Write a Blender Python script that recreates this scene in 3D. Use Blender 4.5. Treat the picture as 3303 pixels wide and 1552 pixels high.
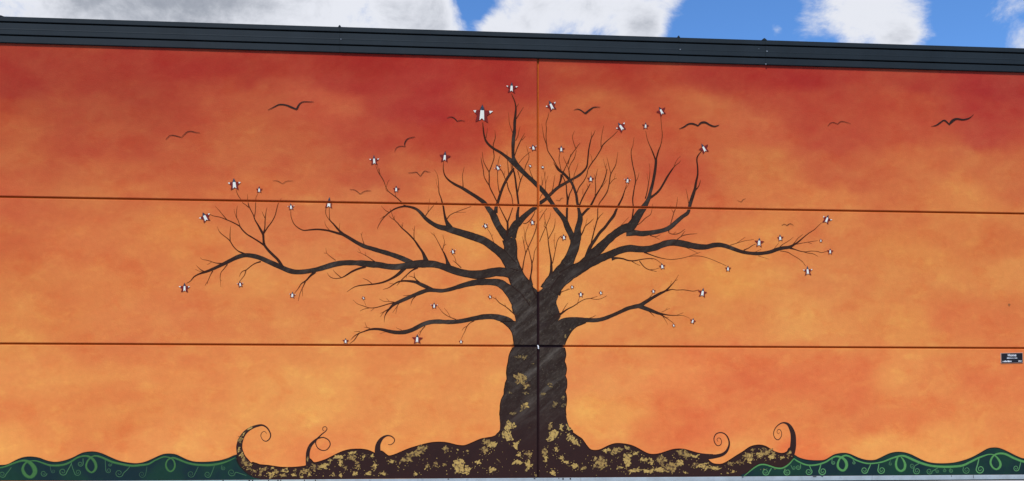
import bpy, bmesh, math, random
import numpy as np
from mathutils import Vector
from mathutils.geometry import tessellate_polygon

for o in list(bpy.data.objects): bpy.data.objects.remove(o)
scene = bpy.context.scene
R = math.radians

# ------------------------------------------------------------------ camera
EYE = 1.60
cam_d = bpy.data.cameras.new('camera'); cam = bpy.data.objects.new('camera', cam_d)
scene.collection.objects.link(cam); scene.camera = cam
cam.location = (0, -16.876, EYE)
cam.rotation_euler = (R(90), 0, R(-4.3945))
cam_d.sensor_width = 36; cam_d.lens = 2900/3303*36
cam_d.shift_y = (1285-776)/3303
cam_d.clip_end = 3000

# ------------------------------------------------------------------ sky, sun, exposure
SUN_EL, SUN_AZ = R(48), R(205)          # a veiled sun behind the camera, to the left
def direction(az, el): return Vector((math.sin(az)*math.cos(el), math.cos(az)*math.cos(el), math.sin(el)))
world = bpy.data.worlds.new('World'); scene.world = world; world.use_nodes = True
wn, wl = world.node_tree.nodes, world.node_tree.links
wn.clear()
def wnode(t, **k):
    n = wn.new(t)
    for a, v in k.items(): setattr(n, a, v)
    return n
sky = wnode('ShaderNodeTexSky', sky_type='NISHITA', sun_disc=False, sun_elevation=SUN_EL, sun_rotation=SUN_AZ % (2*math.pi),
            air_density=1.0, dust_density=0.15, ozone_density=3.5)
coord = wnode('ShaderNodeTexCoord')
def wmath(op, a, b=None, clamp=False):
    n = wnode('ShaderNodeMath', operation=op, use_clamp=clamp)
    for i, v in enumerate((a, b)):
        if v is None: continue
        if isinstance(v, (int, float)): n.inputs[i].default_value = v
        else: wl.new(v, n.inputs[i])
    return n.outputs[0]
def wnoise(scale, detail, rough, off=(0, 0, 0), dist=0.0, stretch=(1, 1, 1.6)):
    m = wnode('ShaderNodeMapping'); m.inputs['Scale'].default_value = stretch; m.inputs['Location'].default_value = off
    wl.new(coord.outputs['Generated'], m.inputs['Vector'])
    n = wnode('ShaderNodeTexNoise'); n.inputs['Scale'].default_value = scale; n.inputs['Detail'].default_value = detail
    n.inputs['Roughness'].default_value = rough; n.inputs['Distortion'].default_value = dist
    wl.new(m.outputs[0], n.inputs['Vector']); return n.outputs[0]
base = wnoise(3.2, 2, .5, (7.3, 1.1, 4.2))
mid = wnoise(14, 12, .66, (2.1, 5.0, 0.4), .35, (1, 1, 1.25))
# cumulus masses: (azimuth, elevation, radius, amount), degrees
CLOUDS = [(-22.31, 22.76, 7.46, 0.62), (-15.93, 23.37, 7.83, 0.62), (-8.98, 23.94, 7.38, 0.6), (-2.85, 24.15, 4.77, 0.55), (0.16, 22.77, 2.27, 0.46), (4.71, 23.47, 3.29, 0.5), (7.75, 24.28, 3.79, 0.55), (11.27, 23.11, 3.52, 0.55), (2.94, 22.28, 1.14, 0.4), (12.76, 22.18, 1.5, 0.4), (14.49, 23.78, 1.99, 0.32), (23.71, 21.87, 2.15, 0.42), (25.28, 22.69, 1.89, 0.3), (26.37, 20.92, 2.35, 0.48), (28.31, 20.54, 1.62, 0.42), (22.58, 21.7, 0.96, 0.2), (20.73, 21.58, 0.5, 0.3), (32.99, 21.07, 1.6, 0.42), (33.96, 19.13, 1.06, 0.5), (1.92, 23.67, 1.77, -0.5), (18.6, 22.41, 3.19, -0.34), (31.2, 20.59, 2.48, -0.28), (6.99, 21.83, 1.77, -0.2), (15.22, 22.25, 1.49, -0.35)]
dens = wmath('MULTIPLY', base, .62)
dens = wmath('ADD', dens, -.02)
for az, el, rad, amt in CLOUDS:
    d = wnode('ShaderNodeVectorMath', operation='DISTANCE'); wl.new(coord.outputs['Generated'], d.inputs[0])
    d.inputs[1].default_value = direction(R(az), R(el))
    mr = wnode('ShaderNodeMapRange', interpolation_type='SMOOTHSTEP'); wl.new(d.outputs['Value'], mr.inputs['Value'])
    mr.inputs['From Min'].default_value = R(rad)*1.25; mr.inputs['From Max'].default_value = R(rad)*.1
    mr.inputs['To Min'].default_value = 0; mr.inputs['To Max'].default_value = amt
    dens = wmath('ADD', dens, mr.outputs[0])
dens = wmath('ADD', dens, wmath('MULTIPLY', wmath('SUBTRACT', mid, .5), 1.9))
cov = wnode('ShaderNodeMapRange', interpolation_type='SMOOTHSTEP'); wl.new(dens, cov.inputs['Value'])
cov.inputs['From Min'].default_value = .34; cov.inputs['From Max'].default_value = .92
thick = wnode('ShaderNodeMapRange', interpolation_type='SMOOTHSTEP')
wl.new(wmath('ADD', dens, wmath('MULTIPLY', wmath('SUBTRACT', wnoise(7, 7, .6, (3, 8, 1)), .5), 1.6)), thick.inputs['Value'])
thick.inputs['From Min'].default_value = .80; thick.inputs['From Max'].default_value = 1.75
ccol = wnode('ShaderNodeMixRGB'); wl.new(thick.outputs[0], ccol.inputs[0])
ccol.inputs[1].default_value = (7.0, 7.2, 7.8, 1); ccol.inputs[2].default_value = (2.9, 3.15, 3.7, 1)
tint = wnode('ShaderNodeMixRGB', blend_type='MULTIPLY'); tint.inputs[0].default_value = 1
wl.new(sky.outputs[0], tint.inputs[1]); tint.inputs[2].default_value = (.74, 1.1, 1.5, 1)
smix = wnode('ShaderNodeMixRGB'); wl.new(cov.outputs[0], smix.inputs[0]); wl.new(tint.outputs[0], smix.inputs[1]); wl.new(ccol.outputs[0], smix.inputs[2])
bg = wnode('ShaderNodeBackground'); wl.new(smix.outputs[0], bg.inputs[0]); bg.inputs[1].default_value = 0.07
wl.new(bg.outputs[0], wnode('ShaderNodeOutputWorld').inputs[0])

sun_d = bpy.data.lights.new('sun', 'SUN'); sun = bpy.data.objects.new('sun', sun_d); scene.collection.objects.link(sun)
sun_d.energy = 2.2; sun_d.angle = R(11); sun_d.color = (1, .95, .88)
sun.rotation_euler = (-direction(SUN_AZ, SUN_EL)).to_track_quat('-Z', 'Y').to_euler(); sun.location = (-8, -20, 24)
scene.view_settings.view_transform = 'Standard'; scene.view_settings.look = 'None'
scene.view_settings.gamma = 1; scene.view_settings.use_curve_mapping = False
scene.view_settings.exposure = 0.7

# ------------------------------------------------------------------ helpers
col = scene.collection
def lin(c):
    c = np.asarray(c, float)/255
    return np.where(c <= .04045, c/12.92, ((c+.055)/1.055)**2.4)
LIGHT = np.array((.985, 1.05, 1.38))             # light that reaches the wall, to get from seen colour to paint colour
def paint(r, g, b): return tuple(np.clip(lin((r, g, b))/LIGHT, 0, .9))
def material(name, color=None, rough=.8, attr=None, spec=.08, metal=0, mottle=.12, scale=6, bump=0, bscale=60, dark=None, dthresh=(.55, .62), dscale=20):
    m = bpy.data.materials.new(name); m.use_nodes = True
    n, l = m.node_tree.nodes, m.node_tree.links
    b = n['Principled BSDF']; b.inputs['Roughness'].default_value = rough; b.inputs['Specular IOR Level'].default_value = spec
    b.inputs['Metallic'].default_value = metal
    g = n.new('ShaderNodeNewGeometry')
    if attr:
        src = n.new('ShaderNodeAttribute'); src.attribute_name = attr; c0 = src.outputs['Color']
    else:
        src = n.new('ShaderNodeRGB'); src.outputs[0].default_value = (*color, 1); c0 = src.outputs[0]
    t = n.new('ShaderNodeTexNoise'); t.inputs['Scale'].default_value = scale; t.inputs['Detail'].default_value = 6; t.inputs['Roughness'].default_value = .65
    l.new(g.outputs['Position'], t.inputs['Vector'])
    mr = n.new('ShaderNodeMapRange'); l.new(t.outputs[0], mr.inputs[0]); mr.inputs[1].default_value = .25; mr.inputs[2].default_value = .75
    mr.inputs[3].default_value = 1-mottle; mr.inputs[4].default_value = 1+mottle
    mx = n.new('ShaderNodeMixRGB'); mx.blend_type = 'MULTIPLY'; mx.inputs[0].default_value = 1
    l.new(c0, mx.inputs[1]); l.new(mr.outputs[0], mx.inputs[2]); out = mx.outputs[0]
    if dark:
        t2 = n.new('ShaderNodeTexNoise'); t2.inputs['Scale'].default_value = dscale; t2.inputs['Detail'].default_value = 4; t2.inputs['Roughness'].default_value = .6
        l.new(g.outputs['Position'], t2.inputs['Vector'])
        r2 = n.new('ShaderNodeMapRange'); r2.interpolation_type = 'SMOOTHSTEP'; l.new(t2.outputs[0], r2.inputs[0]); r2.inputs[1].default_value = dthresh[0]; r2.inputs[2].default_value = dthresh[1]
        m2 = n.new('ShaderNodeMixRGB'); l.new(r2.outputs[0], m2.inputs[0]); l.new(out, m2.inputs[1]); m2.inputs[2].default_value = (*dark, 1); out = m2.outputs[0]
    l.new(out, b.inputs['Base Color'])
    if bump:
        t3 = n.new('ShaderNodeTexNoise'); t3.inputs['Scale'].default_value = bscale; t3.inputs['Detail'].default_value = 5
        l.new(g.outputs['Position'], t3.inputs['Vector'])
        bp = n.new('ShaderNodeBump'); bp.inputs['Strength'].default_value = bump; bp.inputs['Distance'].default_value = .01
        l.new(t3.outputs[0], bp.inputs['Height']); l.new(bp.outputs[0], b.inputs['Normal'])
    return m
def mesh_obj(name, verts, faces, mat, parent=None, cols=None, smooth=False):
    me = bpy.data.meshes.new(name); me.from_pydata([tuple(v) for v in verts], [], faces); me.update()
    if cols is not None:
        a = me.attributes.new('Col', 'FLOAT_COLOR', 'POINT')
        a.data.foreach_set('color', np.asarray(cols, np.float32).ravel())
    if mat: me.materials.append(mat)
    if smooth: me.polygons.foreach_set('use_smooth', [True]*len(me.polygons))
    o = bpy.data.objects.new(name, me); col.objects.link(o)
    if parent: o.parent = parent
    return o
def empty(name, parent=None, loc=(0, 0, 0)):
    o = bpy.data.objects.new(name, None); col.objects.link(o); o.location = loc; o.empty_display_size = .3
    if parent: o.parent = parent
    return o
def tag(o, label=None, cat=None, group=None, kind=None):
    for k, v in (('label', label), ('category', cat), ('group', group), ('kind', kind)):
        if v: o[k] = v
    return o
class MB:
    def __init__(s): s.v, s.f, s.c = [], [], []
    def add(s, v, f, c=None):
        k = len(s.v); s.v += [tuple(p) for p in v]; s.f += [tuple(i+k for i in q) for q in f]
        if c is not None: s.c += [tuple(x) for x in c]
        return s
    def box(s, a, b):
        (x0, y0, z0), (x1, y1, z1) = a, b
        return s.add([(x, y, z) for x in (x0, x1) for y in (y0, y1) for z in (z0, z1)],
                     [(0, 1, 3, 2), (4, 6, 7, 5), (0, 4, 5, 1), (2, 3, 7, 6), (0, 2, 6, 4), (1, 5, 7, 3)])
    def profile(s, pts, x0, x1):          # closed (y,z) outline swept along x
        n = len(pts); v = [(x0, y, z) for y, z in pts]+[(x1, y, z) for y, z in pts]
        f = [(i, (i+1) % n, (i+1) % n+n, i+n) for i in range(n)]+[tuple(range(n))[::-1], tuple(range(n, 2*n))]
        return s.add(v, f)
    def build(s, name, mat, parent=None, smooth=False): return mesh_obj(name, s.v, s.f, mat, parent, s.c or None, smooth)
_perm = np.random.RandomState(5).rand(64, 64)
def vnoise(x, y):
    xi, yi = np.floor(x).astype(int), np.floor(y).astype(int); fx, fy = x-xi, y-yi
    fx, fy = fx*fx*(3-2*fx), fy*fy*(3-2*fy); P = lambda a, b: _perm[a % 64, b % 64]
    return (P(xi, yi)*(1-fx)+P(xi+1, yi)*fx)*(1-fy)+(P(xi, yi+1)*(1-fx)+P(xi+1, yi+1)*fx)*fy
def fbm(x, y, n=5, g=.55):
    a, s, t = 1., 0., 0.
    for i in range(n): s = s+a*vnoise(x*2**i+17.3*i, y*2**i+9.1*i); t += a; a *= g
    return s/t-.5

# ------------------------------------------------------------------ traced drawing, millimetres along and up the wall
LIMBS = {
 'left_leader': """0:1581,3412,438 1508,3659,365 1398,3848,314 1332,4023,299 1288,4197,233 1274,4357,233 1266,4489,255 1230,4605,241
1:1230,4590,160 1113,4735,146 1025,4864,128 967,4995,138 923,5081,117 850,5168,90 777,5268,80 646,5368,67 486,5467,61 356,5545,52 225,5608,44 109,5685,32 37,5771,25 8,5879,19 8,5981,12 15,6032,6
0:989,5082,73 996,5185,64 1025,5273,52 1069,5419,47 1127,5580,47 1200,5728,50 1274,5846,50 1332,5934,32
1:1069,5441,20 1040,5564,17 1025,5710,13 1022,5855,13
1:1186,5669,12 1142,5799,15 1098,5886,13 1069,5912,7
0:1149,5800,7 1164,5880,6
2:1200,5669,18 1230,5538,18 1288,5408,16 1315,5248,13
2:1208,4648,50 1215,4809,38 1212,4911,38
0:1212,4911,26 1266,5058,18 1310,5190,13
1:1212,4896,29 1193,4940,26 1127,5070,19 1069,5186,16 1018,5287,22 952,5417,22 872,5590,20 868,5736,20 865,5852,19
0:865,5852,19 916,5984,17 959,6131,17 945,6262,16 945,6378,16 981,6496,13 974,6641,6
2:865,5852,17 806,5953,16 755,6069,13 736,6228,6
0:872,5590,19 777,5749,17 755,5894,15 722,6053,12 712,6126,6
0:377,5545,19 373,5654,13 363,5770,10 377,5843,9 399,5945,4
3:1288,4635,175 1317,4767,168 1376,4884,139 1420,4929,109
1:1413,4899,80 1398,5031,61 1413,5162,41 1420,5235,38 1402,5396,35 1379,5570,35 1361,5716,32 1339,5847,29 1310,5949,20 1303,6007,12
0:1391,4870,124 1464,4959,110 1552,5048,99 1655,5137,88 1757,5212,73 1831,5286,67 1934,5361,61 2037,5465,59 2170,5585,56 2317,5675,53 2435,5743,47 2554,5812,44 2643,5887,38 2717,5991,32 2739,6153,26 2754,6300,24 2776,6418,21 2806,6536,18 2850,6611,12 2880,6685,4
1:2806,6536,12 2803,6654,4
1:1508,4901,12 1552,4894,13 1625,4946,16 1699,5050,15 1735,5138,9""",
 'crossing_limb': """0:2022,3620,410 2111,3811,337 2243,3974,293 2347,4151,235 2428,4328,191 2487,4490,191 2502,4622,205
2:2450,4622,132 2421,4694,117 2347,4840,110 2302,4957,103 2229,5058,81 2140,5159,76 2081,5246,76 1993,5376,85 1904,5492,91 1802,5593,85 1699,5693,82 1552,5822,79 1405,5965,96 1288,6065,88 1200,6136,61 1083,6221,50 967,6284,44 879,6348,41 806,6434,38 770,6549,29 755,6665,23 745,6782,13
0:806,6492,13 821,6580,10 835,6682,4
1:2335,4957,44 2339,5148,38 2344,5236,35 2350,5368,38 2332,5500,23 2325,5631,21 2288,5733,18 2243,5835,15
2:2359,5353,26 2369,5383,23 2391,5471,18 2435,5560,16 2450,5663,12 2465,5737,7
3:1361,6008,117 1325,6124,70 1315,6240,61 1317,6386,64 1325,6503,67 1344,6650,58 1347,6796,53 1361,6942,41 1369,7074,29 1347,7190,22 1310,7276,18 1288,7334,9
0:1373,7071,12 1398,7111,10 1427,7155,4
0:1376,6862,18 1435,6958,13 1479,7032,9 1515,7084,4
0:1315,6583,13 1274,6692,12 1244,6793,10 1237,6910,7 1227,6983,4
0:1364,6449,13 1405,6534,12 1427,6637,9 1452,6725,4
0:1347,6171,19 1391,6300,18 1449,6433,18 1486,6507,12 1537,6596,4
1:1479,6463,10 1515,6500,9 1549,6545,4
0:1420,6016,9 1479,6098,9 1567,6187,9 1647,6247,7
1:1567,6363,4 1589,6275,9 1618,6174,10 1603,6086,12 1559,5997,13 1537,5909,12
0:1402,5885,13 1427,5805,15 1449,5718,13
3:1508,5821,13 1457,5703,18 1427,5586,18 1408,5483,15
0:1706,5722,13 1655,5838,13 1625,5940,10
1:1200,6253,4 1208,6107,9 1222,5947,15 1230,5816,15
4:1274,6035,12 1288,5919,15 1317,5861,12
0:1076,6177,4 1040,6060,10 1028,5972,10""",
 'right_leader': """3:2524,4608,161 2539,4681,147 2546,4814,110 2583,4946,106 2591,5034,94 2569,5151,59 2551,5239,53 2532,5327,53 2517,5444,50 2480,5561,50 2421,5692,50 2347,5778,50 2258,5865,50 2170,5921,32 2111,6008,18 2081,6066,4
0:2236,5871,38 2155,5980,21 2081,6110,18 2022,6197,18 1971,6284,19 1956,6371,20 1946,6444,16 1941,6576,13 1949,6693,13 1941,6795,12 1978,6913,10 1996,7001,6
1:1949,6393,15 1904,6516,13 1882,6633,10 1860,6779,4
1:2229,5901,16 2207,6010,13 2187,6127,13 2207,6245,10
2:2258,5850,23 2302,5953,15 2347,6042,15 2391,6146,13 2450,6250,13 2509,6324,13 2546,6384,10 2591,6436,4
0:2509,6324,15 2465,6441,12 2443,6543,10 2458,6602,7 2483,6661,4
1:2399,5721,18 2384,5838,19 2373,5925,16 2347,5998,12 2302,6085,10 2266,6172,4
3:2369,5918,15 2406,6029,12 2480,6148,12 2517,6295,9
0:2413,6227,4 2399,6175,10 2362,6028,10
4:2236,5835,44 2221,5732,38 2177,5599,23
1:2517,5459,18 2569,5592,18 2657,5711,16 2717,5829,15 2739,5933,16 2806,6051,18 2895,6171,18 2984,6320,19 3028,6409,18 3118,6499,15 3207,6575,12 3311,6680,6
0:2991,6364,15 2991,6482,12 3011,6629,9 3043,6777,4
0:2821,6066,10 2813,6154,7 2788,6227,4
1:2462,5722,12 2480,5840,10 2524,5958,7 2554,6061,4
0:2569,5232,26 2620,5358,23 2687,5491,22 2746,5595,18 2783,5669,13
1:2739,5595,9 2717,5668,4
1:2643,5461,9 2643,5578,4
0:2606,5049,50 2702,5154,44 2776,5228,41 2835,5332,35 2895,5451,29 2969,5570,22 3043,5718,21 3081,5836,19 3095,5925,15 3058,6042,7 3036,6144,4
1:3095,5910,10 3118,5955,4
1:3081,5983,7 3095,6057,4
1:2873,5421,13 2887,5597,16 2880,5744,13 2902,5848,10 2924,5951,4
0:2880,5744,10 2858,5847,4
1:2991,5592,9 3043,5659,7 3103,5748,4
1:2606,4682,21 2650,4771,21 2687,4860,16 2776,4934,13 2850,5009,4
0:2687,4845,9 2724,5007,4""",
 'right_upper_limb': """1:2081,3591,176 2229,3798,220 2399,3946,220 2539,4036,220 2702,4155,220 2821,4318,191 2939,4422,176 3103,4586,154 3267,4728,147 3431,4826,155 3550,4858,174 3625,4947,162 3714,5096,140 3789,5200,125 3819,5245,111 3864,5320,92 3909,5409,74 3939,5528,62 3969,5632,56 3999,5765,56 4029,5928,53 4047,6091,50 4047,6157,47
0:4038,6150,32 4021,6194,27 3976,6311,22 3916,6443,16 3879,6545,12 3849,6692,7
2:4053,6150,30 4062,6195,27 4096,6314,24 4149,6463,16 4171,6626,13 4156,6773,12 4141,6980,10
0:3931,5417,50 4029,5485,41 4119,5575,38 4194,5695,35 4269,5829,33 4359,5964,24 4420,6039,13 4495,6100,9 4533,6145,4
1:4397,6017,12 4427,6099,9 4472,6174,6 4525,6226,4
0:3842,5401,24 3879,5541,19 3901,5675,15 3924,5823,12 3931,5956,7 3916,6081,4
1:3901,5704,7 3872,5881,4
0:3587,5013,27 3610,5183,24 3610,5257,24 3598,5374,22 3617,5522,22 3637,5640,21 3652,5714,21 3640,5862,19 3602,6023,19 3572,6214,18 3572,6317,15 3602,6406,9 3625,6569,4
1:3659,5722,13 3699,5804,9 3722,5893,4
0:3632,4871,13 3744,4934,13 3834,5024,13 3939,5100,12 3969,5189,9 3984,5307,4
0:3475,4753,147 3655,4749,111 3774,4735,100 3924,4752,92 4074,4777,86 4224,4816,83 4329,4869,86 4450,4974,83 4555,5065,74 4661,5140,68 4691,5215,59 4713,5319,65 4766,5483,62 4804,5602,50 4827,5736,42 4857,5870,33 4857,6018,28 4842,6166,28 4864,6241,25 4932,6331,15
1:4812,5573,21 4872,5648,18 4902,5723,13 4914,5782,6
1:4679,5326,12 4664,5452,10 4630,5599,4
1:4326,4906,13 4367,5047,13 4397,5151,12 4435,5240,12 4457,5344,10 4468,5448,4
0:4389,5151,9 4352,5202,6 4329,5283,4
1:4299,4802,24 4299,4758,13 4374,4734,12 4480,4745,12 4555,4791,9 4615,4836,4
0:4389,4744,6 4442,4782,4
1:3931,4708,18 4014,4680,12 4089,4696,7 4134,4726,4
0:4014,4680,9 4119,4629,4
0:2687,4170,88 2746,4332,103 2769,4435,68 2806,4509,65 2880,4613,56 2969,4746,53 3058,4836,50 3147,4955,50 3237,5074,56 3281,5178,41 3341,5296,35 3401,5415,27 3445,5549,18 3483,5667,7
1:3453,5563,9 3520,5668,4
0:3192,4705,10 3296,4810,10 3401,4914,7 3520,5041,4
2:2769,4435,18 2821,4627,21 2858,4774,19 2902,4936,21 2924,5025,21 2927,5187,18 2939,5238,15 2962,5305,16 3043,5416,18 3110,5528,18 3147,5676,18 3170,5838,19 3214,5927,16 3274,6046,13 3314,6282,4
0:3177,5868,13 3140,6014,12 3103,6175,4
0:3159,5669,10 3222,5751,9 3289,5781,4
1:3244,5766,6 3267,5869,4
0:2924,4988,12 2969,5055,10 3036,5122,4
0:2858,4789,9 2847,4877,4""",
 'long_right_limb': """2:2258,3886,234 2435,4005,205 2613,4095,183 2835,4179,147 2999,4261,140 3177,4337,132 3356,4413,130 3535,4452,125 3714,4440,125 3879,4442,121 4044,4481,118 4224,4550,118 4374,4574,121 4525,4561,121 4706,4526,119 4887,4499,107 5038,4501,92 5160,4532,89 5281,4541,86 5402,4521,77 5554,4470,71 5706,4420,65 5859,4392,60 6036,4384,63 6164,4396,66 6286,4420,69 6409,4466,69 6531,4498,66 6654,4514,57 6746,4560,39 6839,4621,27 6946,4713,19 7054,4796,15 7162,4865,13 7239,4941,10 7301,4995,6
0:6716,4553,18 6777,4621,13 6839,4696,10 6931,4765,4
0:6439,4482,18 6516,4557,13 6593,4603,9 6685,4664,7 6739,4710,4
0:6340,4458,12 6409,4541,7 6455,4601,4
0:6800,4573,13 6931,4600,10 7069,4624,9 7224,4649,4
1:7039,4609,6 7108,4588,4
0:6670,4500,36 6777,4471,19 6869,4442,16 6977,4429,13 7100,4445,10 7224,4439,10 7301,4418,9 7409,4446,7
1:6915,4435,12 7023,4407,12 7131,4393,10 7231,4342,4
0:6478,4440,10 6623,4417,12 6716,4366,10 6823,4307,10 6915,4241,10 6985,4152,6
0:5760,4446,21 5859,4489,15 5935,4542,12 5996,4565,6
0:5493,4537,10 5615,4575,9 5767,4622,7 5958,4654,4
1:5600,4568,6 5706,4636,6 5790,4697,4
0:5981,4413,6 6103,4465,4
0:6042,4340,6 6256,4278,4
0:4462,4637,15 4555,4702,13 4676,4733,12 4849,4751,4
2:4525,4679,13 4578,4754,9 4615,4799,4
0:3819,4382,30 3954,4332,18 4089,4289,15 4224,4261,12 4359,4251,10 4525,4272,9 4676,4311,7 4827,4365,6 4910,4395,4
1:4691,4311,6 4796,4323,9 4932,4317,9 5099,4272,7 5281,4200,7 5417,4142,6
1:4608,4491,9 4736,4438,7 4857,4380,4
0:3192,4249,74 3296,4265,35 3416,4252,27 3505,4223,24 3625,4217,21 3744,4241,18 3879,4260,16 3999,4262,13 4074,4230,9 4149,4172,6
1:3565,4217,15 3655,4166,10 3744,4126,4
1:3729,4218,16 3774,4153,16 3849,4080,15 3939,4044,12 4066,4016,4
0:3939,4051,10 4029,4060,7 4126,4090,4
1:3954,4265,6 3984,4232,4
2:2207,3600,23 2258,3622,12 2332,3645,9 2413,3675,4
0:2317,3645,7 2376,3682,4
0:2008,3020,102 2111,3116,73 2243,3212,38 2347,3286,23 2465,3346,18 2583,3427,13 2687,3479,12 2791,3495,10 2924,3537,4
1:2791,3492,10 2895,3477,9 2999,3494,7 3103,3549,4
1:2532,3375,9 2576,3515,4
1:2246,3227,13 2302,3330,9 2362,3411,4""",
 'low_right_limb': """0:2524,3075,129 2628,3080,97 2732,3083,85 2880,3081,76 3028,3107,71 3207,3175,68 3356,3242,68 3505,3310,71 3655,3348,80 3744,3370,77 3864,3445,68 3999,3527,56 4119,3595,50 4239,3655,35 4344,3760,21 4405,3827,13 4450,3894,7 4487,3961,4
1:4247,3648,27 4359,3679,16 4450,3668,13 4585,3673,12 4691,3659,12 4781,3650,12 4880,3676,7
1:4420,3849,7 4472,3865,4
1:4329,3774,6 4352,3841,4
1:3842,3452,21 3924,3519,12 3984,3594,4
1:3699,3355,74 3774,3337,74 3864,3305,71 3984,3262,65 4104,3218,53 4194,3204,27 4314,3186,18 4450,3184,12 4555,3184,7 4630,3163,4 4706,3126,4
0:4457,3191,6 4585,3236,4
0:4119,3211,35 4254,3130,15 4329,3079,10 4397,3028,6
2:4179,3167,12 4239,3079,7 4277,3005,4
1:4239,3145,6 4299,3138,4
0:3916,3254,12 3984,3195,9 4021,3158,4
0:4156,3244,7 4232,3278,6 4269,3333,4
1:4247,3286,4 4314,3316,4
1:2754,3116,13 2835,3143,9 2890,3175,4""",
 'low_left_limb': """0:1127,3087,122 1025,3123,114 908,3137,105 763,3131,99 617,3106,87 443,3068,81 269,3038,78 95,3029,78 -79,3036,81 -223,3027,81 -353,2990,81 -468,2932,78 -584,2873,75 -713,2836,75 -857,2828,72 -1000,2849,64 -1129,2880,49 -1258,2891,43 -1372,2876,29 -1472,2839,20 -1543,2813,19 -1586,2766,16 -1643,2680,14 -1728,2615,4
1:-1543,2817,17 -1629,2766,14 -1679,2716,9 -1714,2679,4
2:-1536,2842,9 -1643,2838,4
1:-1351,2902,14 -1415,2919,9 -1458,2923,4
0:-1403,2914,9 -1432,2969,6 -1446,3019,4
1:-763,2868,9 -871,2918,4
1:-1072,2834,4 -1172,2805,4
1:-331,2950,17 -396,2874,12 -440,2773,6
0:-411,2867,6 -461,2809,4
1:588,3054,17 501,3010,13 443,2937,12 414,2864,9 370,2777,6 341,2711,4
0:450,2952,10 392,2922,7 356,2871,4
1:247,3077,15 124,3124,12 8,3196,10 -93,3318,4
0:138,3124,7 87,3211,6 22,3290,4""",
 'drooping_left_limb': """1:1479,3279,350 1405,3439,292 1303,3570,233 1171,3693,182 1040,3772,146 850,3787,125 704,3786,122 559,3764,111 414,3729,96 269,3684,81 124,3639,73 -21,3613,67 -166,3622,70 -281,3621,67 -396,3584,72 -540,3525,67 -670,3466,67 -799,3407,61 -914,3348,52 -986,3275,38 -1043,3202,23 -1079,3130,14 -1093,3014,4
0:-1000,3268,23 -1100,3209,12 -1165,3180,4
1:-1086,3217,10 -1129,3166,7 -1160,3115,4
0:-166,3618,64 -310,3683,72 -411,3728,67 -512,3771,52 -627,3787,38 -742,3790,32 -842,3768,23 -928,3716,19 -1014,3658,12 -1115,3628,4
1:-440,3764,32 -504,3822,23 -533,3886,12 -533,3951,4
0:-526,3850,13 -584,3874,9 -641,3881,4
1:-921,3738,4 -993,3740,4
0:-497,3518,20 -569,3437,12 -601,3336,4
0:-555,3527,14 -655,3521,9 -742,3513,4
0:-806,3392,13 -857,3305,10 -935,3196,4
2:-842,3334,9 -878,3175,4
0:-892,3384,26 -1000,3362,17 -1143,3317,16 -1258,3287,14 -1372,3284,13 -1486,3322,10 -1586,3357,6 -1664,3428,4
1:-1372,3279,10 -1472,3257,7 -1536,3220,4
1:-1422,3315,6 -1465,3416,4
1:-1272,3280,6 -1336,3222,4
2:-907,3394,12 -1000,3405,7 -1100,3407,6 -1179,3454,4
0:-1000,3412,6 -1050,3462,4
0:1376,3147,20 1253,3263,20 1171,3328,16 1054,3400,15 996,3465,12 916,3501,6
1:1178,3321,12 1157,3386,4
1:996,3472,9 989,3509,4""",
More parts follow.
